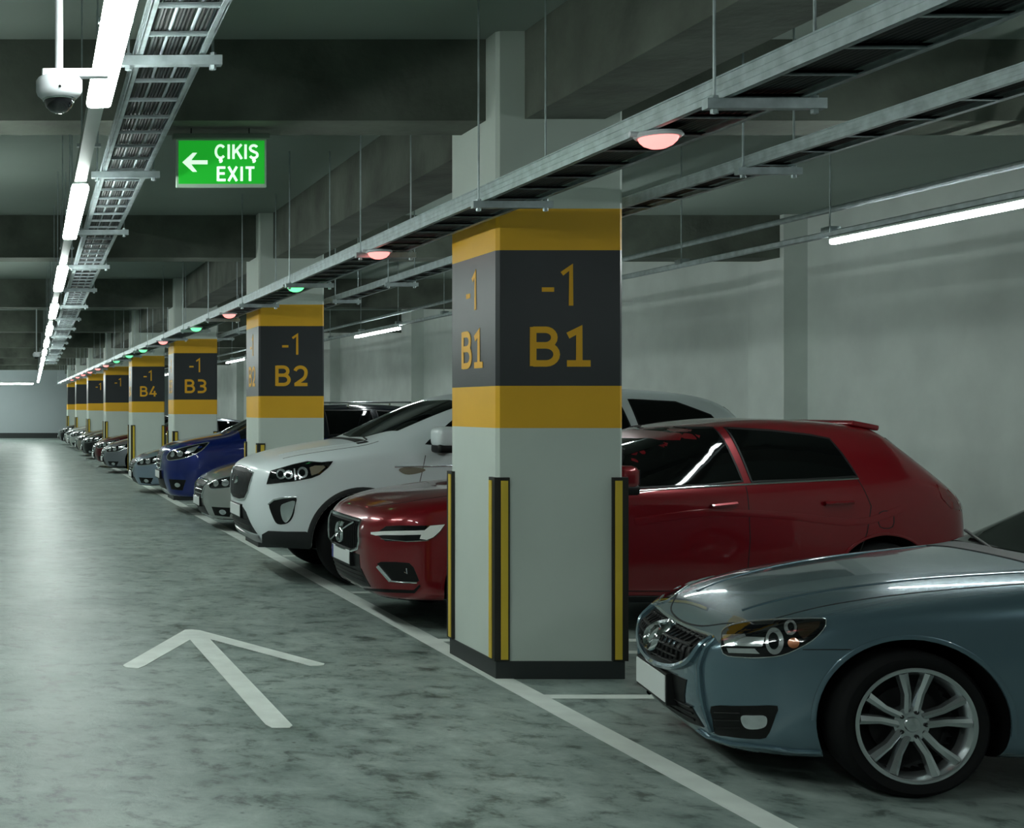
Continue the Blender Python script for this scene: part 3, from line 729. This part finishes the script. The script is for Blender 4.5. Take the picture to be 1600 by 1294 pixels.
# ---- grey-blue sedan
def grey_car():
    ST = scale_st(SEDAN, 4.65, .83, 1.44, 4.65, .88, 1.44)
    ST = [((a[0] - .17,) + a[1:]) if 2.3 < a[0] < 2.8 else a for a in ST]
    ST = [((.10 + a[0] * .885) if a[0] < .87 else a[0], a[1], a[2] - (.045 if a[0] < .9 else .005), a[3] - .035 * max(0, 1 - a[0] / 1.5), a[4] - (.055 * max(0, 1 - a[0] / 1.6) if a[0] < 1.6 else 0), a[5]) for a in ST]
    pm = paint('greyblue_paint', srgb(92, 117, 128), .5, .26)
    c = Car('sedan', 'greyish blue sedan at the right front with a silver alloy wheel', (3.247, 6.513, 0), R(12), ST, pm, [(.87, .325, .368), (3.55, .325, .368)],
            rake=[.06, .06, .05, .02, 0, 0, .02, .05, .06, .07], bulge=.06)
    A = [(.87, .325, .368), (3.55, .325, .368)]
    c.wheels(A, .82, .320, .248, .19, 'twin', R(7))
    for a in A: arch_band(c, a[0], a[1], a[2], .022, pm, h=.010)
    glazing(c, [(1.62, 0), (1.63, -.4), (1.66, -.61), (2.22, -.51), (2.18, -.3), (2.17, 0), (2.18, .3), (2.22, .51), (1.66, .61), (1.63, .4)],
            [[(1.90, .955), (2.30, 1.27), (2.46, 1.33), (2.80, 1.35), (2.86, .96)], [(2.92, .96), (2.90, 1.355), (3.35, 1.34), (3.62, 1.27), (3.85, 1.10), (3.80, .98)]],
            [(3.66, 0), (3.68, -.45), (4.05, -.55), (4.12, 0), (4.05, .55), (3.68, .45)])
    c.patch('cowl_panel', [(1.50, -.62), (1.53, -.35), (1.53, .35), (1.50, .62), (1.64, .62), (1.61, 0), (1.64, -.62)], M['trim'], 'top', .004, mirror=False)
    for v0 in (-.55, .05):
        b = MB(); b.tube((1.60, v0, .995), (1.70, v0 + .5, 1.055), .008, 8); b.build('wiper', M['trim'], c.root, True)
    def q(x, y): return (1000 + x / 4.794, 930 + y / 4.794)
    hl = c.patch('headlight', cr([q(612, 300), q(660, 240), q(760, 210), q(900, 194), q(1100, 184), q(1360, 180), q(1394, 205), q(1372, 262), q(1290, 340), q(1190, 398), q(1060, 452), q(900, 468), q(760, 466), q(630, 440)], 3), M['lens'], 'cam', .004)
    c.band('headlight_rim', cr([q(612, 300), q(660, 240), q(760, 210), q(900, 194), q(1100, 184), q(1360, 180), q(1394, 205), q(1372, 262), q(1290, 340), q(1190, 398), q(1060, 452), q(900, 468), q(760, 466), q(630, 440)], 3), 1.6, M['silver'], 'cam', h=.004, closed=True, parent=hl)
    c.patch('reflector', [q(622, 305), q(790, 298), q(800, 318), q(940, 322), q(915, 388), q(640, 382)], M['silver'], 'cam', .007, parent=hl, step=6)
    c.patch('reflector', [q(655, 400), q(860, 402), q(900, 440), q(670, 434)], M['silver'], 'cam', .007, parent=hl, step=6)
    c.patch('projector', ell(*q(1010, 350), 14, 20), M['silver'], 'cam', .009, parent=hl, step=6)
    c.patch('projector_lens', ell(*q(1005, 350), 8, 12), M['lens'], 'cam', .014, parent=hl, step=6)
    c.patch('turn_signal', ell(*q(1150, 360), 9, 8), M['amber'], 'cam', .009, parent=hl, step=6)
    c.patch('high_beam', ell(*q(1130, 250), 10, 11), M['silver'], 'cam', .009, parent=hl, step=6)
    c.patch('high_beam_lens', ell(*q(1135, 250), 5, 6), M['lens'], 'cam', .013, parent=hl, step=6)
    c.patch('reflector', [q(1180, 225), q(1350, 205), q(1340, 245), q(1230, 330), q(1190, 300)], M['silver'], 'cam', .006, parent=hl, step=6).data.materials[0] = M['amberd']
    fg = c.patch('fog_recess', cr([q(535, 832), q(700, 830), q(870, 829), q(1030, 830), q(1018, 900), q(990, 980), q(945, 1068), q(850, 1076), q(750, 1070), q(650, 1055), q(565, 1035), q(545, 930)], 2), M['mesh'], 'cam', .003)
    c.patch('fog_lamp', cr([q(765, 905), q(850, 898), q(945, 905), q(945, 975), q(870, 1000), q(790, 985)], 4), M['silver'], 'cam', .012, parent=fg, step=6)
    for k in range(3):
        c.band('grille_bar', [q(560, 880 + 55 * k), q(750, 885 + 55 * k)], 2.0, M['trim'], 'cam', h=.005, parent=fg, base=.004)
    # front (built symmetric about the middle of the car)
    g0 = [(-.48, .61), (-.25, .61), (0, .605), (.25, .61), (.48, .61), (.46, .54), (.40, .48), (.25, .43), (0, .41), (-.25, .43), (-.40, .48), (-.46, .54)]
    gr = c.patch('grille', g0, M['mesh'], 'front', .004, mirror=False)
    c.band('grille_surround', cr(g0[4:] + [g0[0]], 4, False), .03, pm, 'front', h=.022, parent=gr, mirror=False)
    c.band('grille_chrome', cr(g0, 4), .012, M['chrome'], 'front', h=.008, closed=True, parent=gr, mirror=False)
    for k in range(5):
        zz = .455 + k * .034; hw = .28 + .04 * k
        c.band('grille_bar', [(-hw, zz), (hw, zz)], .010, M['trim'], 'front', h=.012, parent=gr, mirror=False)
    for k in range(-8, 9):
        c.band('grille_bar', [(k * .052, .44 + abs(k) * .006), (k * .052, .60)], .008, M['trim'], 'front', h=.012, parent=gr, mirror=False)
    em = c.band('emblem', ell(0, .53, .08, .062, 28), .016, M['chrome'], 'front', h=.035, closed=True, mirror=False)
    c.band('emblem_wing', cr([(-.07, .55), (-.03, .56), (0, .505), (.03, .56), (.07, .55)], 4, False), .014, M['chrome'], 'front', h=.03, parent=em, mirror=False)
    lo = c.patch('lower_intake', [(-.42, .275), (.42, .275), (.48, .195), (.30, .18), (0, .175), (-.30, .18), (-.48, .195)], M['mesh'], 'front', .004, mirror=False)
    for k in range(3): c.band('grille_bar', [(-.42, .275 - .03 * k), (.42, .275 - .03 * k)], .008, M['trim'], 'front', h=.01, parent=lo, mirror=False)
    c.patch('plate_recess', [(-.40, .40), (.40, .40), (.36, .28), (-.36, .28)], M['trim'], 'front', .004, mirror=False)
    c.plate(.255, .385, .25, c.nose_u(0, .32) + .004)
    # crease that separates the grille section and bumper corner
    c.band('bumper_edge', [(-.52, .61), (-.50, .48), (-.52, .3), (-.53, .19)], .022, pm, 'front', h=.016, mirror=False)
    c.band('bumper_edge', [(.52, .61), (.50, .48), (.52, .3), (.53, .19)], .022, pm, 'front', h=.016, mirror=False)
    c.band('bumper_lip', [q(440, 1005), q(520, 1060), q(700, 1110), q(950, 1135), q(1150, 1165), q(1350, 1172)], 3.5, pm, 'cam', h=.014)
    def p3(x, y): return (980 + x / 2.518, 780 + y / 2.518)
    seam(c, 'bonnet_seam', cr([(.26, -.40), (.36, -.57), (.60, -.61), (1.0, -.645), (1.35, -.66), (1.52, -.665)], 4, False), 'top', mirror=False)
    seam(c, 'bonnet_seam', cr([(.26, .40), (.36, .57), (.60, .61), (1.0, .645), (1.35, .66), (1.52, .665)], 4, False), 'top', mirror=False)
    seam(c, 'bonnet_seam', cr([(.26, -.40), (.20, -.25), (.18, 0), (.20, .25), (.26, .40)], 4, False), 'top', mirror=False)
    seam(c, 'bumper_seam', [p3(690, 592), p3(880, 592)], 'cam')
    for sg in (-1, 1):
        c.band('bonnet_crease', cr([(.35, sg * .33), (.8, sg * .42), (1.5, sg * .52)], 4, False), .03, pm, 'top', h=.008, base=-.002, mirror=False)
    seam(c, 'door_seam', [(1.47, .86), (1.43, .6), (1.46, .30), (1.52, .24)]); seam(c, 'door_seam', [(2.86, .93), (2.87, .6), (2.84, .25)])
    seam(c, 'sill_seam', [(1.30, .27), (3.15, .27)])
    c.band('side_marker', [(1.33, .40), (1.42, .40)], .012, M['silver'], 'side', h=.004)
    c.mirror(2.15, .79, .93, .9)
    tl = c.patch('tail_lamp', [(-.80, .86), (-.35, .86), (-.35, .74), (-.78, .74)], M['tail'], 'back', .005, mirror=False)
    tl = c.patch('tail_lamp', [(.80, .86), (.35, .86), (.35, .74), (.78, .74)], M['tail'], 'back', .005, mirror=False)
    return c
M['amberd'] = mat('smoked_amber', srgb(70, 56, 44), .15, .6, coat=1)
grey_car()

# ---- red car
def red_car():
    pm = paint('red_paint', srgb(124, 6, 22), .42, .28)
    A = [(.90, .35, .395), (3.78, .35, .395)]
    c = Car('hatchback', 'dark red hatchback parked behind the nearest pillar, nose into the aisle', (2.77, 10.4, 0), 0, HATCH, pm, A, rake=[.09, .09, .07, .03, 0, -.01, .0, .04, .05, .05], bulge=.03)
    c.wheels(A, .885, .345, .25, .225, 'five')
    for a in A: arch_band(c, a[0], a[1], a[2], .02, pm, h=.008)
    def sidep(px, py, Y=9.58): return ((px - VX) * Y / FPX - 2.77, CAM_H - (py - VY) * Y / FPX)
    W1 = [sidep(*p) for p in ((925, 765), (975, 735), (1000, 708), (1030, 688), (1065, 677), (1105, 671), (1148, 670), (1158, 752), (1100, 758), (1000, 762))]
    W2 = [sidep(*p) for p in ((1164, 670), (1230, 674), (1290, 681), (1318, 687), (1328, 712), (1337, 745), (1250, 750), (1172, 753))]
    glazing(c, [(1.34, 0), (1.36, -.4), (1.48, -.66), (2.28, -.60), (2.2, -.3), (2.17, 0), (2.2, .3), (2.28, .60), (1.48, .66), (1.36, .4)], [W1, W2])
    c.patch('rear_window', [(-.55, 1.16), (-.52, 1.46), (.52, 1.46), (.55, 1.16)], M['glass'], 'back', .005, mirror=False)
    c.band('window_chrome', [sidep(925, 770), sidep(1000, 766), sidep(1160, 757), sidep(1338, 748)], .012, M['chrome'], 'side', h=.006)
    # roof spoiler
    b = MB(); b.bbox(-.14, .08, -.48, .48, -.03, .014, .014, 3, Matrix.Translation((3.93, 0, 1.558)) @ Matrix.Rotation(R(11), 4, 'Y')); b.build('roof_spoiler', pm, c.root, True, 60)
    # front
    g0 = [(-.44, .81), (.44, .81), (.46, .66), (.43, .60), (.26, .56), (-.26, .56), (-.43, .60), (-.46, .66)]
    gr = c.patch('grille', g0, M['mesh'], 'front', .005, mirror=False)
    c.band('grille_surround', g0, .026, M['chrome'], 'front', h=.022, closed=True, parent=gr, mirror=False)
    for k in range(-9, 10): c.band('grille_bar', [(k * .044, .585), (k * .042, .785)], .010, M['trim'], 'front', h=.014, parent=gr, mirror=False)
    em = c.band('emblem', ell(0, .685, .075, .075, 28), .016, M['chrome'], 'front', h=.035, closed=True, mirror=False)
    c.band('emblem_bar', [(.33, .595), (-.33, .79)], .014, M['chrome'], 'front', h=.024, parent=em, mirror=False)
    c.band('emblem_arrow', [(-.052, .738), (-.085, .772)], .014, M['chrome'], 'front', h=.034, parent=em, mirror=False)
    c.plate(.455, .565, .26, c.nose_u(0, .51) + .002, True)
    c.patch('plate_recess', [(-.42, .55), (.42, .55), (.40, .44), (-.40, .44)], M['trim'], 'front', .003, mirror=False)
    lo = c.patch('lower_intake', [(-.42, .44), (.42, .44), (.50, .31), (.30, .29), (0, .285), (-.30, .29), (-.50, .31)], M['mesh'], 'front', .004, mirror=False)
    for k in range(3): c.band('grille_bar', [(-.43, .41 - .035 * k), (.43, .41 - .035 * k)], .010, M['trim'], 'front', h=.01, parent=lo, mirror=False)
    def q(x, y): return (500 + x / 5.882, 740 + y / 5.882)
    hl = c.patch('headlight', [q(475, 545), q(545, 530), q(610, 485), q(740, 478), q(960, 480), q(1145, 466), q(1110, 530), q(1060, 580), q(1000, 612), q(800, 622), q(600, 620), q(545, 575)], M['lens'], 'cam', .004, step=7)
    c.patch('daylight_bar', [q(475, 540), q(600, 530), q(800, 526), q(960, 522), q(1010, 480), q(1145, 468), q(1100, 530), q(1040, 585), q(980, 610), q(915, 600), q(930, 562), q(760, 566), q(600, 566), q(520, 570), q(475, 558)], M['drl'], 'cam', .010, step=7, parent=hl)
    c.band('headlight_rim', [q(560, 600), q(800, 626), q(1000, 615)], .9, M['silver'], 'cam', h=.004, parent=hl)
    fg = c.patch('fog_recess', [q(525, 830), q(560, 812), q(700, 812), q(820, 822), q(860, 860), q(912, 985), q(880, 1005), q(700, 990), q(650, 975)], M['mesh'], 'cam', .003, step=7)
    c.band('fog_trim', [q(535, 850), q(590, 915), q(650, 985)], 5.2, M['silver'], 'cam', h=.012, parent=fg)
    c.band('fog_trim', [q(640, 985), q(760, 998), q(890, 1003)], 2.2, M['silver'], 'cam', h=.010, parent=fg)
    c.band('fog_lamp', [q(775, 905), q(800, 920), q(795, 870)], 1.6, M['silver'], 'cam', h=.006, parent=fg)
    c.patch('bumper_vent', [q(400, 1055), q(860, 1072), q(915, 1020), q(925, 1035), q(870, 1100), q(600, 1090), q(430, 1072)], M['trim'], 'cam', .004, step=7)
    seam(c, 'bonnet_seam', cr([(.10, -.38), (.25, -.58), (.50, -.65), (.9, -.69), (1.25, -.71)], 4, False), 'top', mirror=False)
    seam(c, 'bonnet_seam', cr([(.10, .38), (.25, .58), (.50, .65), (.9, .69), (1.25, .71)], 4, False), 'top', mirror=False)
    seam(c, 'door_seam', [sidep(1161, 760), sidep(1163, 840), sidep(1158, 915), sidep(1150, 935)])
    seam(c, 'door_seam', [(1.42, 1.05), (1.36, .8), (1.42, .35)]); seam(c, 'door_seam', [sidep(1337, 750), sidep(1352, 790), sidep(1345, 830), sidep(1330, 870)])
    seam(c, 'door_seam', [(1.42, .33), (3.3, .33)])
    for a, b_ in ((sidep(1103, 790), sidep(1142, 786)), (sidep(1278, 786), sidep(1322, 784))):
        h = c.band('door_handle', [a, b_], .028, pm, 'side', h=.032)
    c.band('body_crease', cr([sidep(985, 815), sidep(1100, 800), sidep(1220, 805), sidep(1330, 815), sidep(1400, 795)], 4, False), .06, pm, 'side', h=.006, base=-.003)
    c.band('sill_trim', [(1.40, .27), (3.35, .27)], .05, M['trim'], 'side', h=.012)
    seam(c, 'fuel_door', cr([sidep(1365, 800), sidep(1385, 800), sidep(1385, 822), sidep(1365, 822)], 3), closed=True)
    c.mirror(1.76, .86, 1.10)
    for sg in (-1, 1):
        c.patch('tail_lamp', [(sg * .80, 1.08), (sg * .45, 1.08), (sg * .42, .95), (sg * .80, .92)], M['tail'], 'back', .006, mirror=False)
        pass
    c.patch('tail_lamp_wing', [(4.20, 1.12), (4.34, 1.04), (4.42, .92), (4.30, .94), (4.22, 1.02)], M['tail'], 'side', .005)
    return c
red_car()

# ---- white SUV
M['gbar'] = mat('grille_bar_grey', srgb(95, 100, 102), .3, .6)
def white_car():
    pm = paint('white_paint', srgb(232, 241, 243), .0, .35); pm.node_tree.nodes['Principled BSDF'].inputs['Coat Weight'].default_value = .5
    A = [(1.0, .41, .475), (3.95, .41, .475)]
    c = Car('sport_utility_car', 'large white sport utility car parked between the red car and the B2 pillar', (2.40, 13.1, 0), 0, SUV, pm, A, rake=[.10, .10, .08, .03, 0, 0, .01, .03, .04, .04], bulge=.04)
    c.wheels(A, .93, .40, .27, .25, 'seven')
    for a in A: arch_band(c, a[0], a[1], a[2], .055, M['cladding'], -12, 192, h=.014)
    c.band('sill_cladding', [(1.5, .40), (3.45, .40)], .14, M['cladding'], 'side', h=.012)
    glazing(c, [(1.12, 0), (1.16, -.4), (1.40, -.70), (2.02, -.645), (1.96, -.3), (1.94, 0), (1.96, .3), (2.02, .645), (1.40, .70), (1.16, .4)],
            [[(1.62, 1.345), (2.02, 1.64), (2.25, 1.735), (2.66, 1.77), (2.70, 1.36)], [(2.78, 1.36), (2.76, 1.775), (3.55, 1.775), (3.62, 1.39)], [(3.70, 1.40), (3.66, 1.77), (4.12, 1.745), (4.42, 1.62), (4.48, 1.50), (4.30, 1.43)]])
    c.patch('rear_window', [(-.58, 1.42), (-.52, 1.70), (.52, 1.70), (.58, 1.42)], M['glass'], 'back', .005, mirror=False)
    c.patch('cowl_panel', [(1.02, -.68), (1.04, 0), (1.02, .68), (1.12, .70), (1.09, 0), (1.12, -.70)], M['trim'], 'top', .004, mirror=False)
    for v0 in (-.6, .0):
        b = MB(); b.tube((1.13, v0, 1.382), (1.20, v0 + .5, 1.415), .009, 8); b.build('wiper', M['trim'], c.root, True)
    def q(x, y): return (360 + x / 6.472, 680 + y / 6.472)
    g0 = [(-.55, 1.055), (-.28, 1.085), (0, 1.09), (.28, 1.085), (.55, 1.055), (.55, .98), (.49, .86), (.39, .79), (.18, .765), (-.18, .765), (-.39, .79), (-.49, .86), (-.55, .98)]
    gr = c.patch('grille', g0, M['mesh'], 'front', .004, mirror=False)
    c.band('grille_surround', g0, .020, M['silver'], 'front', h=.008, closed=True, parent=gr, mirror=False)
    for k in range(-7, 8):
        v = k * .06; c.band('grille_bar', [(v - .03, .82 + max(0, abs(v) - .3) * .3), (v + .05, 1.045)], .009, M['gbar'], 'front', h=.004, parent=gr, mirror=False)
    em = c.patch('emblem', ell(0, .96, .075, .038, 24), M['trim'], 'front', .026, mirror=False, step=.03)
    c.band('emblem_ring', ell(0, .96, .075, .038, 24), .009, M['chrome'], 'front', h=.028, closed=True, parent=em, mirror=False)
    c.plate(.60, .715, .26, c.nose_u(0, .65) + .004)
    c.patch('lower_grille', [(-.46, .60), (-.40, .66), (-.30, .70), (.30, .70), (.40, .66), (.46, .60), (.60, .46), (-.60, .46)], M['cladding'], 'front', .004, mirror=False)
    for k in range(3): c.band('grille_bar', [(-.48, .58 - .045 * k), (.48, .58 - .045 * k)], .012, M['trim'], 'front', h=.012, mirror=False)
    c.patch('bumper_cladding', [q(385, 968), q(560, 975), q(760, 976), q(790, 985), q(800, 1140), q(600, 1130), q(440, 1110), q(330, 1080), q(330, 1000)], M['cladding'], 'cam', .016)
    c.band('skid_plate', [(-.62, .415), (-.3, .40), (.3, .40), (.62, .415)], .07, M['skid'], 'front', h=.012, mirror=False)
    hp = [q(370, 495), q(410, 365), q(520, 335), q(640, 300), q(780, 270), q(920, 280), q(1035, 268), q(985, 330), q(900, 400), q(820, 432), q(640, 465), q(500, 480)]
    hl = c.patch('headlight', hp, M['lens'], 'cam', .004, step=7)
    c.band('headlight_rim', hp, 1.3, M['trim'], 'cam', h=.004, closed=True, parent=hl)
    for cx, cy, r_ in ((515, 395, 10), (590, 400, 9), (730, 380, 11)):
        c.patch('projector', ell(*q(cx, cy), r_ * .75, r_ * .8, 16), M['silver'], 'cam', .008, parent=hl, step=6)
        c.patch('projector_lens', ell(*q(cx - 5, cy + 2), r_ * .45, r_ * .5, 16), M['lens'], 'cam', .012, parent=hl, step=6)
    c.patch('turn_signal', [q(800, 330), q(850, 310), q(940, 310), q(960, 325), q(890, 385), q(820, 410)], M['amberl'], 'cam', .008, parent=hl, step=6)
    c.patch('reflector', [q(640, 340), q(655, 340), q(665, 455), q(650, 458)], M['silver'], 'cam', .008, parent=hl, step=6)
    fp = cr([q(390, 700), q(440, 660), q(540, 640), q(665, 630), q(655, 720), q(635, 820), q(580, 890), q(480, 900), q(430, 830)], 3)
    fg = c.patch('fog_recess', fp, M['mesh'], 'cam', .003, step=7)
    c.band('fog_trim', [q(385, 700), q(440, 655), q(540, 633), q(668, 625)], 2.6, M['silver'], 'cam', h=.008, parent=fg)
    c.patch('fog_lamp', cr([q(510, 720), q(560, 685), q(650, 665), q(640, 740), q(610, 830), q(560, 885), q(520, 830)], 3), M['silver'], 'cam', .010, parent=fg, step=6)
    c.band('bonnet_crease', cr([(.3, -.45), (.7, -.55), (1.1, -.62)], 3, False), .03, pm, 'top', h=.008, base=-.002, mirror=False)
    seam(c, 'bonnet_seam', cr([(.30, -.66), (.6, -.72), (.95, -.755), (1.2, -.76)], 4, False), 'top', mirror=False)
    seam(c, 'bonnet_seam', cr([(.30, .66), (.6, .72), (.95, .755), (1.2, .76)], 4, False), 'top', mirror=False)
    seam(c, 'door_seam', [(1.60, 1.24), (1.53, .95), (1.58, .5)]); seam(c, 'door_seam', [(2.74, 1.33), (2.75, .9), (2.70, .48)])
    c.patch('fender_marker', cr([(1.34, 1.10), (1.39, 1.125), (1.55, 1.12), (1.59, 1.095), (1.50, 1.065), (1.40, 1.06)], 3), M['amberl'], 'side', .008)
    c.band('fender_chrome', [(1.30, 1.13), (2.3, 1.15)], .015, M['silver'], 'side', h=.006)
    c.mirror(1.72, .90, 1.32, 1.15)
    for sg in (-1, 1): c.patch('tail_lamp', [(sg * .80, 1.30), (sg * .50, 1.30), (sg * .50, 1.15), (sg * .80, 1.10)], M['tail'], 'back', .006, mirror=False)
M['amberl'] = mat('pale_amber_lens', srgb(150, 142, 124), .2, .3, coat=1)
white_car()

# ---- generic front and side details used for the cars further back
def details(c, kind, H, L, Wd, grille='wide', plate=True, grillemat=None, far=False, belt=None):
    k = H
    if kind == 'sedan':
        f = lambda z: z * H / 1.44; g = lambda u: u * L / 4.65; w_ = lambda v: v * Wd / .88
        wind = [(1.70, 0), (1.74, -.5), (1.80, -.63), (2.40, -.545), (2.36, 0), (2.40, .545), (1.80, .63), (1.74, .5)]
        sides = [[(1.98, .955), (2.46, 1.27), (2.80, 1.35), (2.86, .96)], [(2.92, .96), (2.90, 1.355), (3.35, 1.34), (3.62, 1.27), (3.85, 1.10), (3.80, .98)]]
        gz = (.42, .63); iz = (.20, .32); pz = (.42, .31); hz = (.555, .69)
    else:
        f = lambda z: z * H / 1.90; g = lambda u: u * L / 5.0; w_ = lambda v: v * Wd / .95
        wind = [(1.18, 0), (1.22, -.5), (1.36, -.68), (2.00, -.64), (1.94, 0), (2.00, .64), (1.36, .68), (1.22, .5)]
        sides = [[(1.55, 1.345), (2.02, 1.66), (2.66, 1.77), (2.70, 1.36)], [(2.78, 1.36), (2.76, 1.775), (3.55, 1.775), (3.62, 1.39)], [(3.70, 1.40), (3.66, 1.77), (4.12, 1.745), (4.42, 1.62), (4.30, 1.43)]]
        gz = (.78, 1.06); iz = (.42, .60); pz = (.72, .60); hz = (.93, 1.12)
    glazing(c, [(g(a), w_(b)) for a, b in wind], [[(g(a), f(b)) for a, b in s_] for s_ in sides])
    gw = {'wide': .42, 'narrow': .30}[grille]
    g0 = [(-gw, f(gz[1])), (0, f(gz[1]) + .01), (gw, f(gz[1])), (gw * .95, f((gz[0] + gz[1]) / 2)), (gw * .75, f(gz[0])), (-gw * .75, f(gz[0])), (-gw * .95, f((gz[0] + gz[1]) / 2))]
    gr = c.patch('grille', g0, M['mesh'], 'front', .004, mirror=False)
    c.band('grille_surround', g0, .02, M['chrome'], 'front', h=.016, closed=True, parent=gr, mirror=False)
    for q in range(1, 4):
        z = f(gz[0] + (gz[1] - gz[0]) * q / 4); c.band('grille_bar', [(-gw * .85, z), (gw * .85, z)], .012, M['chrome' if not far else 'trim'], 'front', h=.012, parent=gr, mirror=False)
    c.patch('lower_intake', [(-.38, f(iz[1])), (.38, f(iz[1])), (.46, f(iz[0])), (-.46, f(iz[0]))], M['mesh'], 'front', .004, mirror=False)
    c.plate(f(pz[1]), f(pz[0]), .26, c.nose_u(0, f(pz[1])) - .008)
    h0, h1 = f(hz[0]), f(hz[1]); dz = h1 - h0
    hp = cr([(-.26, h0 + .35 * dz), (-.16, h0 + .8 * dz), (.02, h1 + .02), (.22, h1 + .075), (.36, h1 + .10), (.30, h0 + .85 * dz), (.12, h0 + .25 * dz), (-.1, h0), (-.22, h0)], 3)
    hl = c.patch('headlight', hp, M['lens'], 'diag', .004)
    c.band('headlight_rim', hp, .012, M['silver'], 'diag', h=.005, closed=True, parent=hl)
    for s0, r_ in ((-.12, .045), (.02, .05)):
        c.patch('projector', ell(s0, (h0 + h1) / 2 + .01 + s0 * .1, r_, r_ * .9, 16), M['silver'], 'diag', .009, parent=hl, step=.03)
    c.patch('turn_signal', [(.10, h0 + .55 * dz), (.12, h1), (.27, h1 + .06), (.22, h0 + .8 * dz)], M['silver'], 'diag', .008, parent=hl, step=.03)
    z0 = f(iz[0]); z1 = f(iz[1])
    fg = c.patch('fog_recess', [(-.20, z1), (.12, z1), (.06, z0), (-.16, z0 + .01)], M['mesh'], 'diag', .003)
    c.patch('fog_lamp', ell(-.02, (z0 + z1) / 2, .05, .035, 16), M['silver'], 'diag', .010, parent=fg, step=.03)
    seam(c, 'door_seam', [(g(1.47), f(.86 if kind == 'sedan' else 1.24)), (g(1.43), f(.55)), (g(1.5), f(.3 if kind == 'sedan' else .5))])
    c.mirror(g(1.92 if kind == 'sedan' else 1.68), Wd * .95, f(.98 if kind == 'sedan' else 1.32), 1.0)
    for sg in (-1, 1): c.patch('tail_lamp', [(sg * Wd * .85, f(.86 if kind == 'sedan' else 1.30)), (sg * .45, f(.86 if kind == 'sedan' else 1.30)), (sg * .45, f(.72 if kind == 'sedan' else 1.12)), (sg * Wd * .85, f(.74 if kind == 'sedan' else 1.12))], M['tail'], 'back', .006, mirror=False)

M['trimgloss'] = mat('black_gloss_paint', srgb(12, 15, 26), .15, .2, coat=1)
def far_car(label, X, Y, col, kind='sedan', L=4.6, Wd=.88, H=1.44, metal=.6, grille='wide', group='cars further down the row', sub=3, name=None, yaw=0.):
    pm = paint('paint', col, metal, .3)
    if kind == 'sedan':
        st = scale_st(SEDAN, L, Wd, H, 4.65, .88, 1.44); rr = .33
        A = [(.87 * L / 4.65, rr, rr + .05), (3.55 * L / 4.65, rr, rr + .05)]; rk = [.06, .06, .05, .02, 0, 0, .02, .05, .06, .07]
    else:
        st = scale_st(SUV, L, Wd, H, 5.0, .95, 1.90); rr = .36
        st = [(a[0], a[1], a[2] * .8, a[3], a[4], a[5]) for a in st]
        A = [(1.0 * L / 5, rr, rr + .06), (3.95 * L / 5, rr, rr + .06)]; rk = [.08, .08, .06, .03, 0, 0, .01, .03, .04, .04]
    c = Car(name or ('sedan' if kind == 'sedan' else 'sport_utility_car'), label, (X, Y, 0), yaw, st, pm, A, group=group, rake=rk, sub=sub)
    c.wheels(A, Wd - .02, rr, rr - .09, .21, 'five')
    details(c, kind, H, L, Wd, grille)
    return c
far_car('silver sedan with a low sloping bonnet between the white car and the blue car', 2.76, 18.1, srgb(168, 172, 168), H=1.52)
blue = far_car('bright blue sport utility car with dark windows beside the B3 pillar', 2.55, 20.9, srgb(8, 36, 118), 'suv', 4.55, .90, 1.76, .45, 'narrow')
blue.body.data.materials.append(M['trimgloss'])
for p in blue.body.data.polygons:
    if p.material_index == 0 and p.center.z > 1.20 + .0 * p.center.x and p.center.x > 1.15: p.material_index = 2
for v in (-.56, .56):
    b = MB(); b.tube((1.9, v, 1.765), (3.9, v, 1.775), .014, 8)
    for u in (1.9, 2.9, 3.9): b.tube((u, v, 1.70), (u, v, 1.765), .018, 8)
    b.build('roof_rail', M['alloy'], blue.root, True)
far_car('pale silvery blue sedan between the B3 and B4 pillars', 2.56, 25.7, srgb(140, 158, 176), H=1.44, L=4.6)
far_car('grey sedan just past the B4 pillar', 2.56, 33.3, srgb(120, 126, 134), H=1.42)
far_car('small dark red car past the grey sedan in the distance', 2.54, 36.4, srgb(92, 14, 24), H=1.45, sub=2)
far_car('black car in the distance between two banded pillars past B4', 2.54, 42.0, srgb(24, 26, 28), H=1.42, sub=2)
far_car('beige car in the distance beyond the black car', 2.52, 45.0, srgb(160, 158, 146), H=1.42, sub=2)
far_car('light grey car far down the row beyond the beige car', 2.52, 50.2, srgb(196, 200, 198), H=1.45, sub=2)
far_car('white car near the far end of the row', 2.50, 53.2, srgb(214, 218, 214), H=1.45, metal=.1, sub=2)
far_car('farthest dark car at the end of the row', 2.45, 58.0, srgb(30, 33, 36), H=1.45, sub=2)
